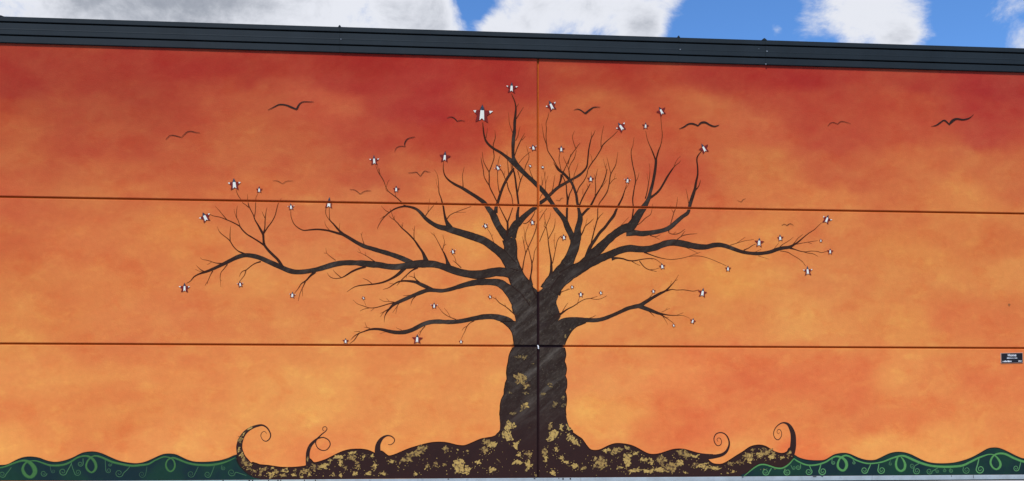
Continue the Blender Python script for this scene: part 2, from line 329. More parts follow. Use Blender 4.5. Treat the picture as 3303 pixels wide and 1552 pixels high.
 'long_left_limb': """2:1347,3906,248 1259,3956,204 1142,3974,172 996,3978,168 821,3944,160 646,3920,157 472,3933,145 298,3968,134 124,4024,131 -21,4073,123 -166,4108,125 -310,4113,139 -454,4112,138 -598,4088,130 -742,4065,113 -885,4049,107 -1029,4057,101 -1172,4082,113 -1315,4094,121 -1458,4107,112 -1600,4117,95 -1743,4118,95 -1885,4108,95 -2027,4079,95 -2169,4034,92 -2311,3990,86 -2452,3960,80 -2593,3939,83 -2735,3938,89 -2861,3969,89 -2988,4025,89 -3115,4081,89 -3241,4137,83 -3339,4181,83 -3452,4216,83 -3592,4235,74 -3703,4220,74 -3815,4176,71 -3941,4110,66 -4052,4052,60 -4192,3983,51 -4289,3940,48 -4372,3910,37 -4470,3874,26 -4553,3823,20 -4608,3752,13 -4685,3705,6
0:-4358,3915,26 -4428,3959,14 -4483,4009,7 -4511,4044,4
1:-4400,3917,9 -4470,3938,4 -4525,3965,4
0:-4212,3940,20 -4254,3862,13 -4296,3762,9 -4352,3669,4
1:-4303,3747,6 -4310,3698,4
0:-3948,4064,20 -4011,3978,14 -4066,3906,11 -4080,3821,9 -4073,3721,4 -4066,3650,4
1:-4073,3778,6 -4052,3757,4
0:-4052,4077,23 -4164,4086,14 -4247,4114,11 -4331,4137,9 -4400,4147,6 -4435,4182,4
1:-4233,4100,6 -4310,4052,4
0:-3346,4121,26 -3452,4084,17 -3536,4026,16 -3613,3961,17 -3675,3939,13 -3715,3889,9 -3734,3839,4
1:-3613,3961,16 -3641,3868,11 -3689,3803,10 -3724,3760,6
0:-2360,3946,57 -2452,3859,34 -2523,3780,26 -2608,3721,17 -2664,3635,13 -2735,3541,6
1:-2537,3758,20 -2586,3650,13 -2636,3535,9 -2667,3398,4
0:-2593,3621,9 -2586,3485,4
0:-1429,4047,35 -1572,4005,35 -1686,3953,32 -1785,3888,26 -1871,3841,17 -1984,3821,13 -2070,3842,11 -2119,3891,7 -2141,3927,4
1:-1885,3843,13 -1956,3900,12 -2013,3957,7 -2030,3993,4
0:-691,4065,87 -756,3985,64 -842,3905,52 -957,3831,40 -1100,3765,32 -1243,3732,25 -1401,3712,22 -1543,3696,19 -1643,3666,14 -1714,3622,9 -1778,3574,4
1:-1315,3734,13 -1401,3798,10 -1486,3830,4
1:-468,4046,38 -584,3980,23 -684,3892,19 -785,3790,14 -857,3702,4
0:-677,3885,6 -684,3841,4
0:-2946,4014,63 -3030,4149,49 -3129,4248,46 -3213,4333,46 -3283,4432,43 -3297,4518,40 -3304,4618,40 -3339,4688,43 -3402,4802,29 -3452,4887,23 -3480,4972,19 -3522,5057,16 -3564,5142,19 -3575,5199,13 -3585,5249,9 -3585,5356,4
1:-3564,5113,17 -3620,5162,13 -3675,5200,11 -3703,5251,11 -3759,5338,13 -3794,5437,7
1:-3466,4937,14 -3445,5044,13 -3440,5198,11 -3438,5251,9 -3431,5308,7 -3402,5366,4
1:-3311,4610,29 -3276,4732,20 -3269,4875,17 -3255,5018,10 -3234,5119,4
0:-3269,4918,14 -3297,4975,11 -3328,5049,4
2:-3297,4632,23 -3227,4747,20 -3143,4863,16 -3087,4978,14 -3058,5093,13 -3030,5196,10 -2999,5248,6 -2974,5288,4
1:-3283,4421,37 -3381,4488,26 -3494,4558,24 -3606,4628,24 -3689,4712,23 -3731,4768,21 -3843,4831,20 -3955,4879,17 -4080,4927,13 -4192,4947,10 -4289,4985,6
0:-3955,4879,16 -4038,4977,13 -4108,5062,9 -4171,5129,4
0:-3717,4754,16 -3759,4882,13 -3787,4924,13 -3801,4967,9 -3822,5024,6 -3829,5078,4
1:-3780,4925,11 -3785,5024,10 -3771,5139,4
0:-3634,4256,34 -3759,4312,20 -3843,4396,17 -3899,4488,19 -3955,4544,16 -4038,4607,13 -4094,4663,10 -4133,4755,4
1:-3899,4495,17 -3902,4609,13 -3892,4759,4
0:-310,4152,101 -368,4311,49 -454,4440,38 -533,4555,29 -655,4683,26 -770,4783,20 -842,4869,17 -900,4926,14 -943,5026,10 -986,5134,4
1:-900,4923,12 -971,4968,9 -1007,5011,4
2:-902,4940,6 -900,5005,4
1:-763,4783,12 -749,4841,7 -742,4885,4
2:-756,4812,6 -782,4848,4
1:-533,4555,17 -540,4656,13 -533,4743,9 -522,4823,4
0:-537,4728,7 -569,4774,4
0:109,4048,116 73,4186,49 22,4316,29 -21,4388,17 -79,4503,13 -151,4633,10 -231,4704,4
1:-151,4633,7 -173,4705,4
1:-9,4373,15 15,4461,12 30,4533,9 5,4620,6 1,4664,4
0:15,4453,9 61,4490,4
0:341,4047,17 254,4130,13 189,4180,6
1:247,4144,9 218,4246,7 179,4296,4
0:-1222,4116,20 -1343,4198,14 -1429,4255,12 -1515,4297,7 -1586,4325,4
1:-1522,4311,6 -1565,4397,4
1:-1429,4262,6 -1440,4319,4
0:-1984,4159,13 -2084,4232,10 -2148,4296,7 -2162,4389,4
1:-2148,4286,7 -2200,4295,4""",
 'upper_left_limb': """1:-540,4113,87 -699,4184,95 -857,4247,87 -1029,4303,84 -1200,4351,78 -1343,4393,75 -1458,4427,72 -1600,4497,63 -1743,4582,60 -1856,4645,55 -1928,4658,43 -2027,4686,37 -2141,4713,32 -2311,4729,29 -2452,4718,23 -2565,4707,19 -2650,4741,17 -2735,4812,16 -2784,4911,13 -2802,4997,10 -2801,5076,7
0:-1842,4641,52 -1928,4723,37 -2027,4837,26 -2091,4907,19 -2098,4994,11 -2101,5137,9
1:-2098,4900,11 -2148,4978,11 -2169,5050,10 -2155,5143,7
0:-2091,4713,11 -2148,4777,9 -2176,4834,6 -2183,4884,4
1:-1916,4730,6 -1906,4853,4
0:-1450,4430,20 -1486,4542,10 -1508,4628,7 -1493,4693,4
1:-1512,4635,6 -1526,4664,4""",
 'arching_left_limb': """3:1288,4080,233 1215,4182,197 1113,4312,175 967,4427,153 777,4555,146 588,4625,140 385,4688,131 196,4743,123 51,4785,104 -21,4794,99 -137,4836,81 -252,4906,70 -339,4978,64 -411,5063,58 -497,5134,49 -598,5169,41 -699,5182,35 -799,5166,29 -900,5128,25 -1000,5061,20 -1086,4980,17 -1143,4907,13 -1193,4820,9 -1218,4750,4
0:-1000,5061,13 -1079,5110,9 -1115,5146,6 -1143,5189,4
0:-1086,4995,10 -1129,4965,6 -1165,4936,4
1:-971,5091,7 -978,5127,4
0:-691,5192,26 -720,5203,23 -763,5249,19 -857,5338,17 -943,5402,16 -1014,5458,16 -1057,5529,14 -1093,5630,14 -1129,5701,16 -1172,5765,14 -1200,5813,13 -1226,5873,9 -1250,5951,6
1:-1165,5766,13 -1193,5859,9 -1218,5923,4
2:-1179,5830,6 -1172,5888,4
1:-1050,5537,7 -1029,5617,6 -993,5675,4
1:-1029,5451,9 -1057,5486,6 -1072,5515,4
1:-878,5352,9 -881,5439,4
0:-331,4999,17 -267,5095,13 -187,5190,9 -144,5241,9 -108,5288,4
1:-281,5087,9 -267,5174,4 -255,5247,6 -252,5329,4
0:138,4782,116 66,4911,61 30,5041,41 8,5186,32 -7,5236,29 -35,5345,20 -72,5446,17 -79,5562,13 -86,5663,10 -96,5750,9 -122,5822,6 -166,5886,4
1:-93,5532,6 -122,5633,4 -129,5706,4
1:77,4962,17 138,5036,13 240,5088,10 356,5134,9 508,5194,6 566,5242,6 617,5276,4
0:240,5081,4 428,5091,4
0:989,4444,13 938,4575,10 894,4691,9 821,4799,6
1:923,4647,6 938,4684,4""",
 'centre_shoots': """1:1647,3734,102 1647,3880,32 1669,4026,26 1672,4143,22 1647,4260,16 1603,4435,15 1559,4566,13 1552,4697,10 1581,4800,7 1618,4888,4
0:1672,4129,16 1706,4246,12 1721,4363,10 1769,4473,6
2:1493,4010,23 1523,4200,18 1559,4346,16 1625,4493,15 1699,4655,15 1750,4802,15 1757,4890,9
0:1816,4554,13 1875,4701,13 1934,4834,13 1978,4937,10 2015,5025,9 2030,5114,4
0:1559,4317,13 1530,4463,12 1508,4579,9 1486,4652,4
2:1523,4536,9 1530,4726,7 1515,4835,4
1:2022,3869,88 2040,4001,53 2040,4089,47 2037,4206,35 2008,4381,22 1985,4542,18 1975,4659,16 1949,4805,15 1927,4936,10 1912,5024,7 1916,5097,4
0:1978,4600,13 2037,4704,13 2089,4807,13 2111,4910,9 2114,5005,4
2:1949,4820,9 1904,4848,9 1919,4936,6
0:2064,4148,16 2103,4324,15 2125,4441,13 2155,4574,12 2199,4647,9 2243,4677,6
1:2111,4427,9 2096,4543,7 2111,4719,4
0:2099,4544,6 2081,4602,4
1:1819,5352,9 1860,5447,13 1919,5492,12 1934,5624,10 1919,5756,9 1912,5843,9 1890,5931,4
0:1931,5653,7 1978,5801,4
0:1919,5800,6 1934,5888,4
0:1853,5579,13 1868,5682,9 1853,5798,4
2:1875,5623,6 1890,5755,4
1:2008,5428,15 2066,5553,13 2089,5686,10 2111,5825,4
0:1809,4949,13 1875,5067,12 1956,5186,6
0:1809,5095,6 1875,5155,4""",
}
CURLS = ["""0:-3550,316,171 -3634,430,157 -3696,530,135 -3734,673,114 -3724,787,100 -3682,894,80 -3613,987,63 -3508,1058,49 -3395,1097,40 -3311,1103,31 -3227,1050,26 -3171,942,21 -3182,864,19 -3241,811,16 -3304,828,13 -3346,907,11 -3323,971,10 -3276,990,9 -3241,950,7""",
 """0:-2466,338,129 -2492,481,77 -2487,610,66 -2445,725,60 -2367,811,46 -2311,861,29 -2240,932,20 -2169,990,16 -2141,1040,14 -2176,1076,11 -2218,1054,11 -2218,1011,10 -2194,1004,9
1:-2318,854,23 -2211,875,19 -2112,824,19 -2084,738,17 -2141,652,16 -2226,635,16 -2311,681,17 -2350,768,17 -2339,825,17""",
 """0:-1165,460,216 -1208,605,121 -1208,706,95 -1186,778,78 -1129,857,52 -1043,904,29 -957,892,20 -900,834,17 -914,777,14 -971,736,12 -1017,741,7""",
 """0:4857,488,133 5053,483,107 5205,489,74 5341,523,62 5425,589,51 5471,693,36 5471,782,30 5433,872,25 5372,927,22 5296,943,19 5220,917,19 5178,843,19 5190,754,18 5243,694,16 5304,709,15 5326,768,13 5304,827,12 5266,842,10 5235,813,9 5258,768,7""",
 """0:6501,331,209 6639,464,187 6719,613,132 6739,763,112 6731,912,99 6685,1032,78 6623,1107,48 6531,1129,25 6439,1085,18 6370,1003,16 6348,913,15 6378,831,15 6439,801,15 6493,853,13 6508,928,12 6478,995,12 6432,995,10 6416,943,9 6447,916,7 6462,943,7"""]
TRUNK = "1303,3351 1361,3585 1581,3748 1779,3633 1831,3633 2022,3781 2170,3622 2179,3548 2155,3475 2140,3387 2221,3153 2155,3065 2229,3102 2317,3127 2435,3137 2583,3134 2702,3115 2702,3032 2539,2965 2435,2876 2362,2758 2317,2670 2295,2604 2266,2582 2295,2553 2317,2465 2317,2392 2295,2304 2317,2245 2332,2157 2317,2054 2305,2032 2332,1966 2339,1879 2332,1791 2310,1732 2325,1673 2335,1571 2325,1468 2314,1383 2325,1277 2347,1160 2384,1057 2406,1013 2022,868 1728,869 1230,871 1054,966 1066,1002 1072,1119 1062,1221 1062,1308 1072,1411 1072,1469 1098,1585 1142,1673 1145,1760 1154,1790 1171,1892 1200,1965 1190,2067 1200,2183 1222,2286 1237,2388 1274,2490 1335,2585 1335,2607 1320,2709 1303,2811 1259,2898 1171,2985 1083,3046 996,3069 996,3177 1098,3166 1200,3140 1288,3097 1364,3038 1347,3147"
ROOT = "1054,966 996,908 908,872 733,843 603,793 443,725 356,714 240,729 95,766 -50,781 -223,771 -396,731 -598,674 -742,617 -857,567 -971,531 -1029,539 -1100,597 -1157,619 -1229,561 -1250,569 -1315,605 -1415,642 -1543,657 -1714,650 -1856,615 -1999,551 -2155,472 -2325,416 -2395,421 -2452,481 -2509,367 -2608,339 -2791,325 -2988,329 -3213,364 -3367,379 -3494,422 -3606,373 -3745,516 -3787,559 -3766,431 -3710,317 -3606,216 -3466,137 -3367,93 -1885,104 -742,108 414,100 1802,97 2465,104 3655,103 4857,103 5737,97 6225,93 6455,167 6593,315 6685,419 6746,516 6662,643 6623,584 6562,547 6470,543 6348,585 6225,660 6118,698 5996,698 5874,662 5752,580 5615,499 5463,403 5341,344 5235,338 5144,360 5069,420 5008,502 5160,524 5008,529 4827,562 4646,615 4495,635 4344,616 4164,558 4029,533 3924,540 3834,574 3699,649 3565,708 3401,738 3252,739 3118,695 2999,637 2910,615 2821,619 2761,653 2687,748 2628,829 2554,881 2450,955 2406,1013 2022,982 1728,983 1230,984"
HILL_LEFT = "-12565,584 -12372,531 -12178,463 -11984,436 -11790,469 -11596,537 -11401,581 -11206,565 -11010,500 -10814,440 -10618,432 -10421,484 -10224,550 -10027,576 -9829,540 -9631,470 -9433,423 -9300,426 -9101,460 -8901,542 -8715,569 -8528,526 -8367,456 -8180,399 -7965,391 -7885,393 -7804,414 -7696,473 -7588,519 -7481,539 -7373,535 -7264,513 -7156,470 -7021,442 -6885,455 -6749,496 -6641,545 -6532,601 -6409,624 -6286,621 -6150,578 -5999,507 -5849,449 -5657,413 -5519,412 -5382,447 -5244,510 -5106,569 -4982,582 -4858,562 -4719,493 -4581,442 -4447,428 -4275,431 -4080,454 -3913,506 -3787,556 -3785,474 -3731,359 -3606,223 -3466,137 -3367,93 -4470,94 -6341,107 -7965,118 -9300,122 -12565,128"
HILL_RIGHT = "6746,509 6823,463 6931,425 7054,402 7208,394 7347,401 7440,445 7548,505 7672,531 7780,534 7889,506 8013,450 8138,409 8262,393 8387,403 8537,470 8677,529 8818,551 8959,540 9100,497 9257,421 9430,352 9619,325 9824,324 10013,344 10203,393 10362,453 10520,536 10648,604 10759,626 10886,618 11030,564 11189,487 11333,425 11407,407 11606,363 11846,346 12088,391 12329,466 12572,511 12814,479 13058,421 13301,360 13546,349 13790,394 14036,463 14281,508 14528,497 14775,436 15022,366 15270,336 15518,364 15767,431 16017,490 16267,498 16517,451 16768,379 17020,331 17272,339 17525,399 17778,466 18032,493 18286,464 18286,154 11407,102 9225,96 6992,100 5737,97 5843,173 5950,259 6057,326 6164,335 6271,305 6378,267 6516,259 6654,333 6743,446"
VINE_LEFT = """-12565,532,33 -12372,479,33 -12178,411,33 -11984,384,33 -11790,417,33 -11596,484,33 -11401,529,33 -11206,513,33 -11010,448,33 -10814,388,33 -10618,380,33 -10421,431,33 -10224,498,33 -10027,523,33 -9829,487,33 -9631,417,33 -9433,370,33 -9300,364,28 -9101,404,33 -8901,487,33 -8715,520,33 -8528,478,33 -8367,400,33 -8180,343,28 -7965,349,25 -7858,376,31 -7723,431,34 -7615,466,36 -7534,477,42 -7447,444,67 -7377,366,84 -7352,282,87 -7386,205,73 -7447,178,56 -7521,220,64 -7566,311,56 -7545,395,39 -7494,448,28 -7400,472,21 -7318,467,24 -7210,429,28 -7102,393,36 -6966,385,37 -6831,405,37 -6722,454,34 -6613,524,31 -6504,554,31 -6409,544,39 -6327,480,51 -6286,388,51 -6296,311,45 -6361,255,31 -6434,305,39 -6458,375,37 -6430,466,31 -6355,541,25 -6273,554,31 -6163,521,37 -6013,450,40 -5849,407,40 -5657,373,42 -5492,384,40 -5354,404,34 -5244,467,28 -5106,527,26 -5023,527,23 -4954,505,24 -4899,444,31 -4889,352,34 -4927,281,31 -4979,267,28 -5030,317,37 -5048,395,31 -5012,477,28 -4927,515,34 -4830,486,37 -4691,429,37 -4553,393,40 -4447,381,40 -4261,377,43 -4080,404,37 -3941,446,26 -3801,510,11"""
VINE_RIGHT = """5752,97,12 5859,185,18 5965,266,27 6072,322,30 6179,325,30 6286,294,30 6393,259,33 6516,256,33 6639,322,30 6746,437,18
6746,441,18 6808,396,27 6931,336,30 7054,308,33 7208,319,36 7363,363,36 7455,415,36 7548,467,36 7626,474,39 7718,444,51 7785,368,63 7793,278,63 7739,206,51 7672,219,48 7621,279,51 7629,369,45 7680,452,36 7765,492,39 7858,473,36 7967,412,33 8107,359,30 8231,336,30 8387,343,30 8537,372,33 8693,431,36 8818,468,39 8912,483,42 9006,460,48 9163,391,51 9320,330,51 9509,283,48 9729,264,52 9950,266,52 10140,287,49 10298,355,46 10457,430,43 10616,487,30 10702,502,24 10781,489,27 10854,428,40 10910,336,52 10905,257,52 10831,207,37 10754,249,40 10711,337,46 10738,431,40 10807,497,37 10918,519,43 11030,500,46 11189,426,49 11333,372,49 11468,341,46 11708,309,46 11949,300,46 12191,337,43 12513,427,40 12837,387,40 13058,360,40 13301,298,40 13546,288,40 13790,333,40 14036,401,40 14281,446,40 14528,435,40 14775,374,40 15022,304,40 15270,274,40 15518,302,40 15767,369,40 16017,428,40 16267,436,41 16517,388,41 16768,317,41 17020,268,41 17272,276,41 17525,336,41 17778,404,41 18032,431,41 18286,401,41
8830,465,30 8799,393,45 8787,303,51 8818,224,51 8888,186,48 8956,226,57 8971,317,57 8927,415,36 8888,456,21"""
CURL_LEFT = "-7764,355,-7918,230,63,1,15 -7143,242,-7201,242,59,1,14 -6709,433,-6865,272,73,1,17 -6715,405,-6602,256,63,-1,13 -6511,509,-6559,411,49,1,15 -6122,486,-6061,288,49,-1,11 -5999,422,-6040,390,28,1,11 -5684,357,-5876,238,78,1,13 -5382,355,-5471,214,64,1,8 -4470,349,-4601,215,68,1,11 -4178,369,-4303,206,64,1,13 -4045,375,-4018,318,36,-1,11 -3606,180,-3871,239,74,1,13 -7088,379,-7034,280,35,-1,8"
CURL_RIGHT = "6302,257,6187,186,72,1,19 6577,240,6616,180,67,-1,19 6685,315,6746,262,37,-1,13 6877,336,6831,269,48,1,15 7054,305,7039,185,67,1,19 7285,334,7319,191,75,-1,22 7509,430,7533,355,36,-1,15 7920,413,7939,352,30,1,14 8278,321,8153,208,72,1,20 8443,327,8498,206,75,-1,20 8677,394,8677,326,30,-1,11 9273,345,9116,286,53,1,14 9155,255,9210,187,70,-1,17 9635,245,9461,178,64,1,15 9587,207,9627,177,33,-1,12 9761,236,9769,191,33,1,12 9895,236,9906,187,39,-1,14 10156,264,10219,196,73,-1,15 10473,415,10501,209,84,-1,23 11333,349,11237,228,64,1,18"
STARS = "-3822,5530,114,-5,1 -3374,5438,64,0,0 -4347,4916,102,-25,1 -2798,5133,64,-5,1 -2105,5209,109,4,0 -4715,3618,94,0,1 -3717,3696,60,-8,1 -2773,3505,64,5,1 -1472,3463,40,-25,0 -1800,2660,60,0,0 -480,2703,98,3,0 338,2661,44,0,0 882,3508,44,-15,0 -163,3329,65,0,1 -868,5494,66,0,0 795,4838,58,-25,1 186,4347,58,-15,1 733,6934,186,2,1 1288,7439,109,3,1 2041,7120,110,-25,1 34,6112,102,5,0 2229,6307,70,0,0 1699,6322,66,-15,1 3374,6751,103,-35,1 1028,5931,67,-30,1 1637,5980,38,-45,0 1875,5960,37,-80,0 2791,5754,66,0,0 3498,5738,68,5,1 1681,4915,61,-10,0 2280,4641,62,-10,0 -1275,6020,98,-3,1 3846,6784,68,3,0 4149,7071,95,-28,0 4978,6377,104,-28,0 4167,4113,62,-10,0 5448,4083,62,0,0 2435,3705,41,-10,0 2601,3567,59,0,0 2984,3600,44,-15,0 3996,3638,47,-10,0 4951,3617,95,10,0 4759,3075,62,15,0 4389,2991,38,-20,0 7401,5059,99,20,1 6060,4593,98,3,0 6475,4684,66,-5,0 7281,4647,39,0,0 7468,4439,63,0,0 7020,4055,99,-5,1"
BIRDS = """-5051,6326,7 -5016,6370,10 -4968,6409,13 -4899,6408,14 -4830,6392,13 -4768,6377,9|-4768,6377,9 -4726,6426,11 -4664,6481,14 -4594,6491,14 -4525,6476,11 -4442,6466,6
-3220,6914,7 -3129,6962,17 -3030,7015,23 -2960,7024,26 -2876,7011,31 -2791,6978,37 -2695,6940,29|-2695,6944,37 -2664,7009,29 -2622,7061,20 -2565,7084,17 -2480,7086,14 -2381,7087,6
-3129,5611,4 -3044,5610,9 -2953,5561,7|-2953,5561,7 -2876,5608,9 -2756,5616,4
-1726,5477,6 -1657,5475,9 -1600,5451,10 -1532,5394,9|-1532,5394,9 -1472,5438,10 -1415,5457,10 -1332,5457,6
-898,6194,4 -869,6260,10 -819,6294,12 -762,6301,13 -704,6296,10|-704,6296,13 -712,6350,20 -683,6415,20 -632,6453,14 -575,6468,13 -517,6480,7
-647,5804,6 -575,5810,10 -496,5823,12 -460,5791,10 -419,5748,9|-419,5748,9 -373,5814,12 -340,5847,12 -287,5834,10 -232,5828,4
73,6841,6 124,6864,12 182,6863,16 232,6828,20 266,6788,15|266,6788,13 327,6807,12 411,6798,6
2465,7052,7 2532,7073,15 2598,7057,21 2690,6992,23|2687,6996,41 2761,7057,35 2835,7110,22 2895,7122,16 2976,7121,6
4495,6744,7 4585,6783,24 4676,6841,30 4766,6849,33 4864,6813,30|4861,6813,21 4925,6872,39 5008,6879,39 5099,6832,33 5190,6809,27 5281,6839,9
7417,6860,6 7471,6922,10 7533,6938,12 7622,6909,9|7622,6909,9 7664,6952,12 7726,6962,12 7877,6924,6
9499,6906,6 9594,6929,21 9672,6976,33 9751,7031,27 9799,7017,33 9870,6954,21|9862,6950,30 9933,7028,61 10020,7068,39 10146,7056,33 10257,7081,24 10321,7121,12 10365,7163,5
2125,5345,6 2199,5337,9|2199,5337,7 2229,5380,9 2273,5391,4
5623,5401,4 5709,5368,9|5709,5368,7 5744,5414,9 5798,5434,4
6501,4934,6 6554,4954,10 6611,4932,10|6611,4932,12 6670,4966,12 6746,4934,4"""
GOLD = "1464,1980,110,124,0 1567,1848,66,73,0 1479,2374,88,37,0 1537,1702,58,29,0 1890,1680,59,32,0 2022,1849,44,44,0 2273,1607,32,47,0 2111,1483,51,59,0 1523,1447,80,51,-30 2273,1468,29,59,0 1684,2250,37,15,0 1259,1709,29,29,0 2406,2905,32,15,-60 2302,2765,26,29,0 1523,1439,88,44,-50 1317,1315,73,26,0 1244,1075,109,102,0 1230,900,88,102,-30 1142,944,44,36,0 1361,724,58,80,0 835,785,87,51,0 777,639,95,58,0 938,741,73,58,-45 -540,573,188,65,-28 -684,458,130,58,0 -382,659,116,51,-25 -957,416,58,23,0 44,657,65,55,0 -129,368,41,65,0 298,351,145,123,0 443,248,102,65,-30 923,260,87,51,0 646,400,65,41,0 1435,534,44,44,0 1611,555,66,41,0 1405,396,88,44,0 1611,358,66,88,0 283,634,26,17,0 457,612,41,20,0 22,360,22,22,0 -1258,331,36,58,0 -1100,200,58,26,0 -512,182,51,29,0 -295,340,36,43,0 1054,419,44,15,40 1750,138,23,32,0 2066,897,102,102,0 2022,1073,51,66,0 2229,1058,37,59,0 2406,867,66,81,40 2495,778,81,66,40 2362,1043,26,66,-20 1919,590,80,73,0 1934,459,37,66,0 2140,648,32,51,0 2243,472,51,44,0 2332,383,59,44,0 2495,324,81,41,0 2657,286,44,44,0 2081,194,59,59,0 2999,409,140,110,0 2969,306,147,37,0 3281,599,118,74,0 3088,614,74,37,0 3505,657,74,44,0 3490,421,111,118,0 3655,553,66,29,0 3804,434,59,41,0 3954,404,44,74,0 4149,432,133,81,0 3655,229,162,37,0 3909,212,118,41,0 4134,240,133,59,0 4329,284,133,96,0 4495,357,89,74,0 4585,549,163,67,15 4796,488,89,33,0 3356,289,44,29,0 4812,340,67,37,0 5190,264,148,42,0 4963,324,74,42,0 4978,287,134,39,10 5493,344,52,45,0 5843,483,97,82,0 5889,438,67,74,0 6194,556,142,75,0 6072,527,89,52,0 6302,481,90,52,0 6516,457,52,24,0 6670,554,30,42,0 6639,494,22,27,0 5935,617,30,24,0 5661,380,60,27,0 5554,195,33,30,0 5448,165,30,18,0 4623,178,21,21,0 -3682,559,40,36,0 -3648,459,57,71,-30 -3578,387,57,43,0 -3738,659,26,50,0 -3717,830,29,64,0 -3662,930,17,57,30 -3550,1043,16,64,55 -3269,300,71,31,-15 -3353,214,31,57,0 -3157,185,71,57,0 -3058,248,29,43,0 -2918,269,72,40,0 -2749,182,50,29,0 -2551,267,100,43,0 -2608,145,32,26,0 -2367,323,86,57,0 -2197,351,79,50,0 -2466,194,26,29,0 -2027,170,32,32,0 -1885,176,26,43,0 -1913,507,86,50,0 -1899,421,29,65,0 -1693,506,94,72,0 -1657,595,86,26,0 -1472,519,36,29,0 -1579,361,36,50,0 -1629,211,50,46,0 -1372,202,50,43,0 -1315,533,36,29,0 -1800,305,29,43,0 -2494,481,17,57,0 -2084,451,36,29,0 -3578,323,50,29,0 -3466,251,43,29,0 -2720,282,26,21,0 -3129,313,36,17,0 -2946,176,86,23,0"
SKY_PAINT = "-797,785,165,60,48 -518,793,165,55,46 -187,803,160,45,40 139,813,165,50,43 290,817,165,52,44 677,828,165,50,46 1079,840,165,48,48 -797,735,165,65,50 -588,740,165,62,48 -375,746,163,50,43 -187,751,168,55,48 -85,754,172,62,53 139,760,168,58,48 290,764,175,68,50 521,770,168,58,48 677,775,165,50,46 917,781,172,65,53 1128,787,165,52,50 -797,684,175,78,53 -588,690,172,72,52 -375,695,185,85,59 -231,698,190,85,62 -85,702,172,62,53 64,706,178,72,53 290,711,190,90,59 482,716,195,100,65 677,721,180,72,55 917,727,185,80,57 1079,731,175,65,55 -797,634,185,88,57 -588,639,182,82,57 -375,644,190,95,62 -158,649,178,68,53 -11,652,180,72,53 139,655,195,95,59 290,659,195,95,62 443,662,190,85,57 599,666,195,95,65 757,669,182,72,55 917,673,188,82,59 1079,676,180,70,57 -797,577,192,98,63 -588,581,195,102,65 -375,585,195,100,65 -158,589,185,80,57 -85,591,195,100,65 139,595,205,115,69 290,598,200,105,65 443,601,190,85,59 599,604,200,110,67 757,607,190,85,59 917,611,200,105,67 1079,614,198,105,67 -797,519,198,100,65 -588,523,203,112,69 -375,527,205,112,69 -158,530,205,112,71 -11,533,212,125,75 139,535,215,128,75 443,541,205,108,69 599,543,208,118,72 757,546,212,125,75 997,550,208,120,72 -797,448,200,105,65 -658,450,208,115,71 -447,453,215,130,75 -303,454,210,120,75 -158,456,208,118,73 64,459,218,135,77 290,463,218,135,77 599,467,215,130,75 757,469,208,118,72 917,471,212,130,75 1079,473,207,120,71 -797,376,208,120,71 -588,378,215,130,77 -303,381,215,130,77 -11,384,220,138,82 290,387,218,135,79 521,389,218,138,77 757,392,210,122,75 917,394,212,130,77 1079,395,212,130,77 -797,304,215,132,77 -518,306,216,130,79 -231,308,218,135,81 64,310,220,138,82 290,312,222,142,84 443,313,218,140,81 677,314,218,138,82 917,316,215,132,77 997,317,212,118,73 -797,197,221,137,82 -447,197,222,138,82 -85,198,222,138,82 290,199,224,142,86 443,199,222,125,79 599,199,216,115,73 757,199,215,112,72 917,200,220,135,82 1079,200,216,120,75 -797,125,218,128,77 -588,125,215,126,75 -303,124,222,142,84 -85,124,222,142,84 290,123,224,145,84 443,123,216,115,72 521,123,218,118,75 677,123,220,130,79 796,122,216,125,77 917,122,214,115,72 1079,122,218,130,79 -797,68,224,142,84 -518,66,224,142,86 -231,65,222,135,82 -85,64,226,148,86 290,63,224,145,86 599,62,222,140,84 693,61,218,112,72 836,60,224,145,86 997,60,224,145,86 1120,59,222,138,82"

# ------------------------------------------------------------------ wall measures
J1, J2, VJ = 5.234, 2.586, 1.791              # joints between the wall panels
GAP, CH = .0175, .010                         # half a joint, chamfer of a panel edge
U0, U1 = -14.0, 19.0
Z0, FB, TOP = .10, 8.008, 8.475
CROTCH = 3.66

building = empty('mural_building')
tag(building, 'orange building wall painted with a bare dark tree bearing red, white and blue stars', 'building')

